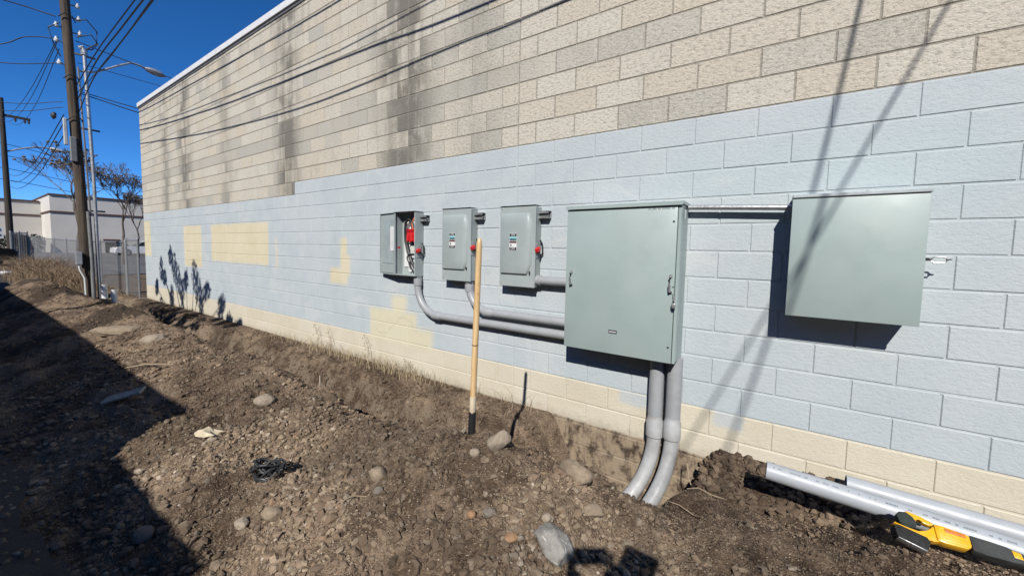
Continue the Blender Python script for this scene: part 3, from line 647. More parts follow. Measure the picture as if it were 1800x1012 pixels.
sw([(.455, .016), (.487, .012), (.49, -.018), (.458, -.016)], .0342, .0362, .001).build('boot_badge', yel_m, e)
sw([(.52, .006), (.545, .02), (.552, -.02), (.525, -.02)], -.018, .018, .003).build('shoe', galv_m, e)
# ---- rocks that can be picked out
def rock_mat(name, c1, c2, vein=None):
    m, N, B = newmat(name); o = N.obj(); c = N.mix(N.ss(N.noise(o, 22., 6, .7), .35, .65), (*c1, 1), (*c2, 1))
    if vein: c = N.mix(N.ss(N.noise(o, 14., 5, .7, 1.5), .56, .63), c, (*vein, 1))
    c = N.mix(N.mul(N.ss(N.noise(o, 60., 4), .5, .7), .4), c, (.10, .075, .055, 1))
    N.put(c, B.inputs['Base Color']); B.inputs['Roughness'].default_value = .85; N.put(N.bump(N.noise(o, 90., 5, .7), .5, .004), B.inputs['Normal']); return m
tan_m = rock_mat('tan_stone', (.30, .235, .165), (.23, .175, .12)); buff_m = rock_mat('buff_stone', (.29, .235, .175), (.34, .285, .215)); gst_m = rock_mat('grey_stone', (.225, .215, .195), (.29, .28, .255), (.52, .51, .48)); ora_m = rock_mat('orange_stone', (.36, .21, .11), (.28, .165, .09)); dgr_m = rock_mat('drab_stone', (.19, .165, .135), (.15, .125, .1))
from mathutils import noise as mn
def rock(x, y, r, sc, rz, tilt, mat, label, sink=.35, sharp=0., name='rock'):
    b = MB(); bmesh.ops.create_icosphere(b.bm, subdivisions=4, radius=1.); seed = Vector((x*3.1, y*5.7, r*40)); rot = Matrix.Rotation(rz, 3, 'Z') @ Matrix.Rotation(tilt, 3, 'X')
    z = GH(x, y)+r*sc[2]*(1-sink*1.6)
    gg = random.Random(int(abs(x*977+y*613))); pl = []
    for _ in range(13):
        n_v = Vector((gg.gauss(0, 1), gg.gauss(0, 1), gg.gauss(0, 1))).normalized(); pl.append((n_v, gg.uniform(.72, .98)))
    for v in b.bm.verts:
        q = v.co.normalized(); k = min([1.08]+[d_/max(q.dot(n_v), 1e-3) for n_v, d_ in pl if q.dot(n_v) > .2])
        k = k*(.55+sharp*.45)+(.45-sharp*.45)*.95+.10*mn.noise(q*1.6+seed)+.05*mn.noise(q*4.+seed)+.02*mn.noise(q*9.+seed)
        v.co = rot @ Vector((q.x*sc[0], q.y*sc[1], q.z*sc[2]))*r*k+Vector((x, y, z))
    o = b.build(name, mat, None, True); tag(o, label, 'rock', 'larger rocks on the soil heap'); return o
for q in (
 (-4.205, -1.79, .075, (1.15, .9, .72), .4, .1, buff_m, 'rounded tan rock on the crest of the heap left of centre'),
 (-2.315, -2.05, .055, (.95, .8, 1.0), .2, .5, tan_m, 'squat tan rock on the heap slope below the shovel'),
 (-1.86, -1.60, .07, (.9, .7, 1.1), 1.0, .6, buff_m, 'pale wedge shaped rock just right of the shovel foot', .3, .8),
 (-1.435, -1.52, .075, (1.3, .8, .75), -.3, .2, tan_m, 'half buried brown rock at the trench edge by the conduits'),
 (-1.36, -1.905, .085, (1.15, .7, .95), -.4, .6, gst_m, 'angular grey rock with white veins near the bottom edge', .35, 1.),
 (-8.45, -1.92, .22, (1.5, .7, .35), .7, .1, tan_m, 'large flat tan boulder on the far heap beside the shadow edge'),
 (-7.35, -1.77, .15, (1.2, .9, .5), .1, .1, buff_m, 'flat oval rock on the far heap before the trench'),
 (-1.71, -2.01, .022, (1, .9, .8), 0, 0, ora_m, 'small orange pebble stone above the veined grey rock'),
 (-1.635, -1.975, .028, (1.1, .8, .8), .6, 0, dgr_m, 'small drab cobble right of the orange stone'),
 (-1.30, -1.63, .05, (1.2, .7, .6), .4, .2, tan_m, 'brown slab stone on the slope below the conduit elbows'),
 (-1.41, -1.865, .024, (1, .9, .8), 0, 0, buff_m, 'small buff stone resting on top of the veined grey rock side'),
 (-1.48, -2.03, .026, (1.2, .8, .7), .9, 0, ora_m, 'small rusty stone left of the veined grey rock'),
 (-2.70, -2.40, .05, (1.1, .7, .9), .5, .5, tan_m, 'upright brown stone on the slope below the cable coil'),
 (-2.88, -2.47, .035, (1.2, .9, .7), .1, .2, buff_m, 'pale stone at the shadow edge near the bottom'),
 (-1.95, -1.70, .03, (1, .8, .9), .4, .3, buff_m, 'small buff stone at the foot of the shovel socket'),
 (-2.22, -2.12, .026, (1, .9, .8), .4, .3, dgr_m, 'drab pebble stone tucked under the squat tan rock'),
 (-3.315, -2.76, .05, (1.2, .9, .8), .4, .1, dgr_m, 'dark stone lying inside the big shadow at lower left'),
): rock(*q)
# ---- gravel and clods: uncountable
def scatter(n, xr, yr, dens, rmin, rmax, seed, powr=2.2):
    g = np.random.default_rng(seed); out = []
    while len(out) < n:
        m = n*2; x = g.uniform(*xr, m); y = g.uniform(*yr, m); keep = dens(x, y) > g.random(m); out += list(zip(x[keep], y[keep]))
    q = np.array(out[:n]); r = rmin+(rmax-rmin)*g.random(n)**powr; return q[:, 0], q[:, 1], r, g
def ico():
    b = bmesh.new(); bmesh.ops.create_icosphere(b, subdivisions=1, radius=1.); V = np.array([v.co[:] for v in b.verts]); F_ = np.array([[v.index for v in f.verts] for f in b.faces]); b.free(); return V, F_
IV, IF = ico()
OV = np.array([(1, 0, 0), (-1, 0, 0), (0, 1, 0), (0, -1, 0), (0, 0, 1), (0, 0, -1)], float); OF = np.array([(0, 2, 4), (2, 1, 4), (1, 3, 4), (3, 0, 4), (2, 0, 5), (1, 2, 5), (3, 1, 5), (0, 3, 5)])
def pebbles(name, n, xr, yr, dens, rmin, rmax, seed, mat, label, cat, lift=.25, powr=2.2, rough=.25, flat=(.55, .9), sh=None, near=None, soft=False):
    IV_, IF_ = sh if sh else (IV, IF)
    x, y, r, g = scatter(n, xr, yr, dens, rmin, rmax, seed, powr); r = r*near(x, y) if near else r; z = ground(x, y)+r*lift
    th = g.uniform(0, 2*np.pi, n); ph = g.uniform(-.7, .7, n); s = np.stack([g.uniform(.8, 1.35, n), g.uniform(.65, 1., n), g.uniform(*flat, n)], 1)*r[:, None]
    v = IV_[None]*(1+rough*(g.random((n, len(IV_), 1))-.5)*2)*s[:, None, :]
    c, s_ = np.cos(ph)[:, None], np.sin(ph)[:, None]; v = np.stack([v[..., 0], v[..., 1]*c-v[..., 2]*s_, v[..., 1]*s_+v[..., 2]*c], -1)
    c, s_ = np.cos(th)[:, None], np.sin(th)[:, None]; v = np.stack([v[..., 0]*c-v[..., 1]*s_, v[..., 0]*s_+v[..., 1]*c, v[..., 2]], -1)
    v = v+np.stack([x, y, z], 1)[:, None, :]; f = IF_[None]+(np.arange(n)*len(IV_))[:, None, None]
    o = pydata(name, v.reshape(-1, 3), f.reshape(-1, 3), mat, None, soft); return tag(o, label, cat, None, 'stuff')
def island_mat(name, cols, dust, rough=.9):
    m, N, B = newmat(name); g = N.n.new('ShaderNodeNewGeometry'); cr = N.n.new('ShaderNodeValToRGB'); N.l.new(g.outputs['Random Per Island'], cr.inputs[0]); cr.color_ramp.interpolation = 'CONSTANT'
    while len(cr.color_ramp.elements) < len(cols): cr.color_ramp.elements.new(.5)
    for i, (p, c) in enumerate(cols): cr.color_ramp.elements[i].position = p; cr.color_ramp.elements[i].color = (*c, 1)
    n = N.noise(g.outputs['Position'], 55., 5, .7); c = N.mix(N.ss(n, .35, .7, .15, .75), cr.outputs[0], (*dust, 1)); bigv = N.ss(N.noise(g.outputs['Position'], 1.1, 5, .6), .43, .57, .62, 1.12); c = N.mix(1., c, N.comb(bigv, bigv, bigv), 'MULTIPLY')  # bigv: broad tone changes that also stand in for shading of the heap relief
    N.put(c, B.inputs['Base Color']); B.inputs['Roughness'].default_value = rough; B.inputs['Specular IOR Level'].default_value = .25; N.put(N.bump(N.noise(g.outputs['Position'], 160., 4, .7), .6, .004), B.inputs['Normal']); return m
grav_m = island_mat('gravel_stones', [(0, (.27, .205, .14)), (.25, (.33, .255, .18)), (.47, (.22, .165, .113)), (.66, (.39, .31, .22)), (.82, (.28, .24, .19)), (.9, (.32, .215, .135)), (.955, (.54, .46, .36))], (.19, .138, .093))
clod_m = island_mat('soil_clods', [(0, (.165, .117, .078)), (.3, (.215, .156, .107)), (.6, (.115, .081, .054)), (.85, (.28, .208, .145))], (.18, .13, .089))
def d_heap(x, y):
    d = -y; w = np.exp(-((d-1.95)/.62)**2)*sst(-9, -6, x)+.25*np.exp(-((d-2.7)/.4)**2); patch = .25+.75*sst(.42, .62, vnoise(x*1.6, y*1.6, 77)); w = w*patch
    return w*(.35+.65*sst(-6., -2.5, x))*(1-.8*sst(-1.1, -.5, x))
pebbles('gravel', 22000, (-9, 1.2), (-3.1, -1.0), d_heap, .0035, .022, 3, grav_m, 'rounded gravel scattered all over the heap of dug soil', 'gravel', .2, 4.2, .38)
def d_trench(x, y):
    d = -y; return np.clip(np.exp(-((d-.6)/.5)**2)*.7+.55*np.exp(-((d-1.8)/.7)**2), 0, 1)*(.4+.6*sst(-12, -4, x))*(.3+.7*sst(.4, .6, vnoise(x*2.3, y*2.3, 99)))
pebbles('soil_clods', 32000, (-15, 1.4), (-2.9, -.03), d_trench, .004, .030, 5, clod_m, 'dark crumbly clods lying on the dug soil and trench banks', 'soil', .1, 3.6, .45, near=lambda x, y: 1-.5*sst(-1.6, -.9, x))
pebbles('fine_grit', 60000, (-6, 1.2), (-2.9, -.05), lambda x, y: np.full_like(x, .9)*(.3+.7*sst(-6, -3, x)), .0018, .0075, 9, grav_m, 'fine pale grit speckling the dug soil', 'grit', .4, 2., .4, sh=(OV, OF))
pebbles('crumbled_soil', 700, (-1.05, -.1), (-.42, -.02), lambda x, y: np.full_like(x, .8), .008, .034, 21, clod_m, 'crumbled soil heaped between the near pipe end and the wall', 'soil', .35, 1.6, .5)
pebbles('gravel_fringe', 2600, (-7, -1), (-3.5, -2.6), lambda x, y: np.full_like(x, .8), .004, .03, 23, grav_m, 'loose stones strewn along the alley edge of the heap', 'gravel', .4, 3.)
# ---- debris
paper_m = simple('pale_card', (.55, .47, .33), .8, var=.15, scale=30)
def crumple(cx, cy, pts, name, mat, label, cat, lift=.03):
    V = [(cx, cy, GH(cx, cy)+lift+.02)]; 
    for x, y in pts: V.append((cx+x, cy+y, GH(cx+x, cy+y)+lift*random.uniform(.3, 1.1)))
    n = len(pts); mid = [(0.5*(V[0][0]+p[0])+random.uniform(-.008, .008), .5*(V[0][1]+p[1])+random.uniform(-.008, .008), .5*(V[0][2]+p[2])+random.uniform(-.012, .02)) for p in V[1:]]
    V += mid; Fc = []
    for i in range(n): j = (i+1) % n; Fc += [(0, 1+n+i, 1+n+j), (1+n+i, 1+i, 1+j, 1+n+j)]
    o = pydata(name, V, Fc, mat); md = o.modifiers.new('thick', 'SOLIDIFY'); md.thickness = .003; tag(o, label, cat); return o
crumple(-4.0, -2.27, [(.07, -.035), (.13, .01), (.06, .03), (.05, .11), (.0, .05), (-.07, .06), (-.09, .0), (-.06, -.05), (.0, -.06)], 'torn_card', paper_m, 'torn scrap of cream card lying on the gravel slope', 'scrap')
b = MB(); cx, cy = -3.19, -2.20; cz = GH(cx, cy)
for i in range(11):
    rr = .06+.012*random.random(); t = [(cx+rr*(1.1+.3*math.sin(i*2.1))*math.cos(a_)+.03*math.sin(i*1.7), cy+rr*(.9+.2*math.cos(i*1.3))*math.sin(a_)+.02*math.cos(i*2.3), cz+.03+.05*math.sin(a_+i*.5)*math.cos(i)+.035*math.sin(i*1.1)**2+.015*math.sin(3*a_+i)) for a_ in np.linspace(0, 2*math.pi, 17)]
    b.tube(t, .007, 6, False)
b.tube([(cx+.06, cy, cz+.05), (cx+.1, cy+.05, cz+.07), (cx+.07, cy+.1, cz+.05)], .006, 6)
tag(b.build('cable_coil', simple('coil_black', (.022, .024, .026), .55)), 'small tangled coil of black cable on the gravel slope', 'cable')
z = GH(-5.35, -2.44)
MB().box((-.15, -.05, -.01), (.15, .05, .01), .003, 1, Matrix.Translation((-5.35, -2.44, z+.06)) @ Matrix.Rotation(R(52), 4, 'Z') @ Matrix.Rotation(R(14), 4, 'X') @ Matrix.Rotation(R(-16), 4, 'Y')).build('broken_board', simple('weathered_board', (.34, .32, .28), .85, var=.3, scale=20))
tag(bpy.data.objects['broken_board'], 'broken grey board lying in the shadow on the heap', 'board')
def rod(name, pts, r, mat, label, cat): tag(MB().tube(pts, r, 6).build(name, mat), label, cat)
twig_m = simple('dry_twig', (.32, .25, .17), .85, var=.2, scale=30); root_m = simple('pale_root', (.30, .23, .15), .8)
rod('marker_rod', [(-5.46, -.60, GH(-5.46, -.6)-.05), (-5.455, -.6, -.055)], .008, simple('pale_rod', (.5, .44, .36), .6), 'thin pale marker rod standing in the trench left of centre', 'stake')
z = GH(-2.33, -1.40); rod('short_stake', [(-2.30, -1.38, z-.05), (-2.295, -1.38, z+.085)], .007, twig_m, 'short brown stake beside the shovel socket', 'stake')
def on(x, y, dz=.01): return (x, y, GH(x, y)+dz)
rod('twig', [on(-6.3, -2.25, .03), on(-6.0, -2.15, .05), on(-5.7, -2.0, .03)], [.007, .008, .005], twig_m, 'pale stick lying at the edge of the big shadow', 'stick')
rod('twig', [on(-2.42, -2.25), on(-2.36, -2.17, .03), on(-2.28, -2.14)], [.002, .003, .002], root_m, 'short forked straw on the gravel below the coil', 'stick')
rod('root', [on(-1.02, -.80, .02), on(-.97, -.70, .03), on(-.90, -.63, .035), on(-.82, -.60, .03)], [.003, .0045, .004, .002], root_m, 'pale forked root poking from the dark soil below the pipe end', 'root')
rod('root', [on(-1.10, -.95, .02), on(-1.03, -.97, .03), on(-.95, -1.0, .02), on(-.90, -1.05, .01)], [.002, .0035, .003, .002], root_m, 'thin pale root along the front lip of the dark soil hollow', 'root')
rod('root', [(-1.12, -.17, .02), (-1.10, -.22, -.06), (-1.05, -.26, -.14), (-1.06, -.3, -.2)], [.005, .004, .003, .002], twig_m, 'dark root hanging from the trench end beside the conduits', 'root')
for q in range(3):
    x_ = -.60+.05*q; rod('bark_strip', [on(x_, -.14-.02*q, .02), on(x_+.03, -.12, .035), on(x_+.07+.02*q, -.15, .02)], [.004, .007, .003], simple('bark_pale', (.5, .4, .3), .8), ('pale bark sliver behind the end of the nearer pipe, left one', 'pale bark sliver behind the end of the nearer pipe, middle one', 'pale bark sliver behind the end of the nearer pipe, right one')[q], 'bark')
# ---- dry weeds along the foot of the wall
def blades(name, spots, mat, label, cat, hmin, hmax, lean=.5, wid=.003, seg=4, top=None):
    V = []; Fc = []
    for x, y in spots:
        h_ = random.uniform(hmin, hmax); a_ = random.uniform(0, 2*math.pi); l_ = lean*random.uniform(.1, 1.)*h_; z = GH(x, y)-.01; px_, py_ = math.cos(a_+1.57)*wid, math.sin(a_+1.57)*wid; n = len(V); kx, ky = random.uniform(-.2, .2)*h_, random.uniform(-.1, .1)*h_
        for s in range(seg+1):
            t = s/seg; w = 1-.85*t; cx_ = x+math.cos(a_)*l_*t*t+kx*math.sin(t*3.)*.5; cy_ = y+math.sin(a_)*l_*t*t*.6+ky*math.sin(t*2.5)*.5; cy_ = min(cy_, -.012); cz_ = z+h_*t*(1-.25*t*lean)
            V += [(cx_-px_*w, cy_-py_*w, cz_), (cx_+px_*w, cy_+py_*w, cz_)]
        for s in range(seg): Fc.append((n+2*s, n+2*s+1, n+2*s+3, n+2*s+2))
    o = pydata(name, V, Fc, mat); return tag(o, label, cat, None, 'stuff')
straw_m = simple('dry_straw', (.40, .32, .2), .85, var=.3, scale=40)
sp = []
for _ in range(950):
    x_ = random.choice((random.gauss(-6.3, .5), random.gauss(-5.2, .55), random.gauss(-4.6, .4), random.uniform(-8, -2.3))); sp.append((min(x_, -2.2), -abs(random.gauss(.07, .06))-.015))
blades('dry_weeds', sp, straw_m, 'sparse dry weeds along the foot of the block wall', 'weeds', .05, .28, 1.1, .0028)
stalk_m = simple('dry_stalk', (.3, .23, .15), .85)
for (x_, h_, lab) in ((-6.45, .42, 'tallest dry seed stalk standing against the block wall'), (-6.1, .36, 'thin dry stalk right of the tallest seed stalk'), (-5.2, .4, 'leaning dry stalk before the pale painted patch'), (-4.36, .2, 'short dark stub of stalk under the painted patch')):
    y_ = -.07; z = GH(x_, y_); e = empty('dry_stalk', (x_, y_, z), lab, 'weed', 'dry stalks by the wall'); tip = Vector((x_-.06, y_-.01, z+h_))
    MB().tube([(x_, y_, z-.02), (x_+.02, y_, z+h_*.5), tip], [.0035, .003, .0015], 5).build('stem', stalk_m, e); b = MB()
    for i in range(7):
        t = .35+.6*i/7; q = Vector((x_, y_, z))*(1-t)+tip*t; dq = Vector((random.uniform(-.07, .07), random.uniform(-.03, .02), random.uniform(.01, .05))); b.tube([q, q+dq*.6, q+dq], [.002, .0015, .001], 4)
        b.ball(q+dq, .007, 1, (1, 1, 1.3), .3)
    b.build('seed_heads', stalk_m, e)

# ================================================================== POLES AND WIRES
def pole_mat(name, c1, c2):
    m, N, B = newmat(name); o = N.obj(); s = N.n.new('ShaderNodeSeparateXYZ'); N.l.new(o, s.inputs[0])
    g = N.noise(N.comb(N.mul(s.outputs[0], 14.), N.mul(s.outputs[1], 14.), N.mul(s.outputs[2], .7)), 1., 6, .7); c = N.mix(N.ss(g, .35, .68), (*c1, 1), (*c2, 1))
    N.put(c, B.inputs['Base Color']); B.inputs['Roughness'].default_value = .9; N.put(N.bump(g, .8, .03), B.inputs['Normal']); return m
polew_m = pole_mat('pole_wood', (.105, .077, .052), (.03, .022, .016)); pole2_m = pole_mat('pole_wood_dark', (.06, .047, .036), (.025, .02, .016))
steel_m = simple('pole_steel', (.5, .51, .52), .4, .6, var=.1); wire_m = simple('wire_black', (.014, .014, .016), .6)
gcon_m = simple('conduit_grey', (.2, .205, .21), .55, .2, var=.15); porc_m = simple('porcelain', (.75, .76, .76), .25)
PX, PY = -17.6, -.86
def PP(z, dy=0., dx=0.): return Vector((PX+dx, PY-.020*z+dy, z))
e = empty('utility_pole', (PX, PY, 0), 'weathered wooden utility pole with street lamp arm beside the block building', 'utility pole')
MB().tube([PP(-.4), PP(1.2), PP(3), PP(6), PP(9), PP(11.5)], [.128, .124, .118, .108, .1, .09], 16).build('pole', polew_m, e)
rs = MB().tube([(PX+.12, PY+.20, -.2), (PX+.12, PY+.2, 3.5), (PX+.12, PY+.14, 7.02)], .042, 12).build('riser_conduit', steel_m, e)
MB().tube([(PX+.12, PY+.14, 6.98), (PX+.12, PY+.14, 7.1), (PX+.12, PY+.1, 7.18), (PX+.12, PY+.04, 7.14)], [.07, .075, .065, .05], 10).build('weather_head', steel_m, rs)
MB().tube([(PX+.16, PY+.07, -.2), (PX+.15, PY+.07, 1.2), (PX+.14, PY+.05, 2.5)], .047, 12).build('cable_guard', gcon_m, e)
MB().tube([PP(2.4, .15, .1), PP(6.6, .14, .1)], .022, 8).build('pole_conduit', gcon_m, e)
for z in (2.53, 4.9, 6.98): MB().box((PX+.03, PY-.02*z, z-.025), (PX+.075, PY+.44-.01*z, z+.025), .003).build('standoff_bracket', gcon_m, e)
arm = MB().tube([PP(6.52, .14), PP(6.62, .5), PP(7.0, 1.0), PP(7.20, 1.3), PP(7.2, 1.5), PP(7.16, 1.62)], .028, 10).build('lamp_arm', steel_m, e)
lh = Vector((PX, PY+1.52, 7.13)); hd = MB().tube([lh+Vector((0, -.05, .03)), lh+Vector((0, .02, .02)), lh+Vector((0, .16, .0)), lh+Vector((0, .34, -.02)), lh+Vector((0, .46, -.045))], [.04, .075, .105, .09, .02], 12).build('lamp_head', steel_m, arm)
MB().ball(lh+Vector((0, .2, -.06)), .09, 2, (.9, 1.5, .5)).build('lamp_lens', simple('lens', (.5, .52, .5), .2), arm)
mbx = MB().box((PX+.1, PY-.26, .95), (PX+.24, PY-.13, 1.32), .01).build('meter_box', steel_m, e)
MB().tube([(PX+.17, PY-.2, .96), (PX+.17, PY-.19, .8), (PX+.17, PY-.1, .55), (PX+.17, PY-.09, -.2)], .022, 8).build('box_conduit', white_m, e)
for z, dy in ((7.55, .24), (7.95, .24), (8.3, .24), (7.6, -.2), (7.2, -.22), (6.6, -.2)):
    s = 1 if dy > 0 else -1
    ar = MB().cyl(PP(z, s*.1), PP(z+.02, dy), .016, None, 6).build('pin_arm', gcon_m, e); c = PP(z+.03, dy); MB().tube([c-Vector((0, 0, .05)), c, c+Vector((0, 0, .03)), c+Vector((0, 0, .08))], [.045, .055, .03, .025], 10).build('insulator', porc_m, ar)
MB().box((PX+.02, PY-.34, 4.35), (PX+.1, PY-.26, 5.1), .015).build('line_panel', simple('panel_grey', (.45, .47, .48), .5), e)
MB().box((PX+.05, PY-.24, 3.9), (PX+.16, PY-.1, 4.6), .02).build('terminal_box', gcon_m, e)
MB().ball((PX+.05, PY-.50, 5.12), .062, 2, (1, 1, 1.7), .2).build('splice_case', wire_m, e)
for z, s in ((5.05, 1), (6.2, -1), (7.85, 1)):
    MB().tube([PP(z, -.16, .08), PP(z+.12, -.05, .16), PP(z+.1, .1, .14), PP(z-.02, .17, .05)], .014, 6).build('strap', wire_m, e)
MB().tube([PP(7.9, .17, .05), (PX+.12, PY+.22, 8.0), (PX+.12, PY+.42, 7.75), (PX+.12, PY+.40, 7.4), (PX+.12, PY+.14, 7.1)], .017, 8).build('service_loop', wire_m, e)
MB().tube([PP(7.45, .17, .05), (PX+.12, PY+.3, 7.62), (PX+.12, PY+.43, 7.4), (PX+.12, PY+.3, 7.2), (PX+.12, PY+.1, 7.12)], .017, 8).build('service_loop', wire_m, e)
MB().tube([PP(7.7, -.14, .05), (PX, PY-.5, 7.5), (PX, PY-.42, 7.1), PP(6.8, -.17)], .015, 8).build('service_loop', wire_m, e)
# ---- far pole
X2, Y2 = -44., -.62
e = empty('utility_pole', (X2, Y2, .3), 'dark wooden utility pole with crossarm at the far left', 'utility pole')
MB().tube([(X2, Y2, -.2), (X2, Y2, 5), (X2, Y2, 11.1)], [.19, .15, .11], 12).build('pole', pole2_m, e)
ca = MB().box((X2-.06, Y2-1.1, 9.9), (X2+.06, Y2+1.2, 10.06), .01).build('crossarm', pole2_m, e)
for q in (-.9, -.5, .55, .95, 1.12): MB().tube([(X2, Y2+q, 9.89), (X2, Y2+q, 9.8), (X2, Y2+q, 9.66)], [.05, .07, .03], 8).build('insulator', porc_m if q < .5 else pole2_m, ca)
MB().tube([(X2, Y2+.1, 7.6), (X2, Y2+.8, 7.95), (X2, Y2+1.5, 8.2), (X2, Y2+2.0, 8.2)], .05, 8).build('lamp_arm', steel_m, e)
MB().tube([(X2, Y2+1.95, 8.2), (X2, Y2+2.1, 8.2), (X2, Y2+2.5, 8.15), (X2, Y2+2.7, 8.1)], [.06, .12, .13, .03], 8).build('lamp_head', white_m, e)
# ---- wires
def smooth(pts, n=14):
    P_ = [np.array(p, float) for p in pts]; P_ = [2*P_[0]-P_[1]]+P_+[2*P_[-1]-P_[-2]]; out = []
    for i in range(1, len(P_)-2):
        for k in range(n):
            t = k/n; a_, b_, c_, d_ = P_[i-1:i+3]; out.append(.5*((2*b_)+(-a_+c_)*t+(2*a_-5*b_+4*c_-d_)*t*t+(-a_+3*b_-3*c_+d_)*t**3))
    out.append(P_[-2]); return [tuple(q) for q in out]
def wire(pts, r, label): tag(MB().tube(smooth(pts), r, 6).build('overhead_wire', wire_m), label, 'wire', 'overhead wires')
def sag(a_, b_, s, n=5): return [tuple(np.array(a_)*(1-t)+np.array(b_)*t-np.array((0, 0, s*4*t*(1-t)))) for t in np.linspace(0, 1, n)]
wire([tuple(PP(6.12, .1)), (-14.1, -1.02, 6.09), (-11.5, -1.07, 6.07), (-8.1, -1.12, 6.04), (-5.4, -1.18, 6.05), (2, -1.35, 6.25), (14, -1.7, 6.9)], .012, 'top black cable leaving the near pole above the block wall')
wire([tuple(PP(5.72, .1)), (-13.5, -1.16, 5.62), (-10.55, -1.26, 5.52), (-8.4, -1.32, 5.47), (-4.8, -1.43, 5.455), (-2.6, -1.5, 5.43), (4, -1.7, 5.6), (14, -2.1, 6.3)], .0135, 'second black cable running low along the block wall')
wire([tuple(PP(5.36, .1)), (-13.5, -1.2, 5.27), (-10.0, -1.36, 5.12), (-6.2, -1.5, 5.06), (-3.05, -1.63, 5.24), (-1.65, -1.7, 5.33), (4, -1.9, 5.8), (14, -2.3, 6.9)], .0115, 'lowest black cable running along the block wall')
wire([tuple(PP(5.9, .1)), (-13.0, -1.05, 5.60), (-9.2, -1.2, 5.53), (-6., -1.3, 5.5), (-4.2, -1.36, 5.57), (4, -1.6, 6.1), (14, -1.9, 7.0)], .008, 'thin cable between the black cables along the block wall')
wire([tuple(PP(7.35, .15)), (-17., 2.2, 6.75), (-16.5, 4.6, 6.2), (-15.9, 9, 5.9)], .012, 'black drop cable from the near pole over the roof corner')
wire([tuple(PP(6.75, .15)), (-17.2, 1.6, 6.62), (-16.8, 4.4, 6.5), (-16, 9, 6.3)], .008, 'thin drop wire passing behind the lamp arm')
wire([tuple(PP(5.95, .15)), (-17.2, 1., 5.7), (-16.6, 3.2, 5.4), (-16.2, 6, 5.2)], .012, 'slack cable from the near pole to the building corner, upper')
wire([tuple(PP(5.9, .15)), (-17.2, .9, 5.55), (-16.7, 2.6, 5.22), (-16.3, 5, 5.0)], .014, 'slack cable from the near pole to the building corner, lower')
wire([tuple(PP(7.85, -.2)), (-18., -2., 7.98), (-18.6, -4.5, 8.0), (-20, -12, 8.6)], .014, 'black cable leaving the near pole to the upper left')
wire([tuple(PP(7.25, -.2)), (-18., -1.7, 7.2), (-18.5, -2.9, 6.65), (-20, -8, 6.)], .012, 'drooping twisted cable left of the near pole')
wire([tuple(PP(6.6, -.2)), (-18.2, -2.5, 6.3), (-19.5, -6, 6.1), (-21, -12, 6.3)], .011, 'level black wire crossing left from the near pole')
wire([tuple(PP(5.55, -.2)), (-18.3, -2.4, 5.32), (-19.5, -6, 5.3)], .008, 'upper of the paired thin wires left of the near pole')
wire([tuple(PP(5.4, -.2)), (-18.3, -2.4, 5.1), (-19.5, -6, 5.0)], .008, 'lower of the paired thin wires left of the near pole')
for k, (za, yb, zb, lb) in enumerate(((7.3, -.5, 9.65, 'first'), (7.25, -.1, 9.65, 'second'), (7.0, .3, 9.6, 'third'))):
    wire(sag(PP(za, -.18), (X2, Y2+yb, zb), .9), .009, lb+' line wire strung from the near pole to the far crossarm')
for k, (za, zb, lb) in enumerate(((5.2, 5.2, 'upper'), (5.0, 4.8, 'middle'), (4.7, 4.4, 'lower'))):
    wire(sag(PP(za, -.2), (X2, Y2+.1, zb+.9), .7), .012, lb+' telephone cable strung between the two wooden poles')
for k, (z, lb) in enumerate(((8.4, 'top'), (7.6, 'second'), (6.7, 'third'), (5.9, 'bottom'))):
    wire([(-46, -6, z+.3), (-46, -.6, z), (-50, 10, z-.9), (-55, 30, z-.5)], .02, lb+' of the street wires crossing behind the bare trees')
# two service drops overhead whose shadows cross the wall on the right
wire([(1.09, .1, ZTOP+.15), (1.13, -1.2, ZTOP+.11), (1.35, -6.8, ZTOP+.10), (1.75, -17., ZTOP+1.1)], .0095, 'service wire crossing over the alley to the roof, right of the pair')
wire([(.065, .1, ZTOP+.15), (.355, -1.2, ZTOP+.11), (1.685, -6.8, ZTOP+.10), (2.9, -17., ZTOP+1.1)], .0115, 'service wire crossing over the alley to the roof, left of the pair')
e = empty('utility_pole', (2.3, -17.2, 0), 'wooden utility pole across the alley behind the photographer', 'utility pole')
MB().tube([(2.3, -17.2, -.3), (2.3, -17.2, 7.2)], [.17, .13], 12).build('pole', polew_m, e)
MB().box((1.4, -17.05, 6.38), (3.2, -16.95, 6.5), .01).build('crossarm', pole2_m, e)

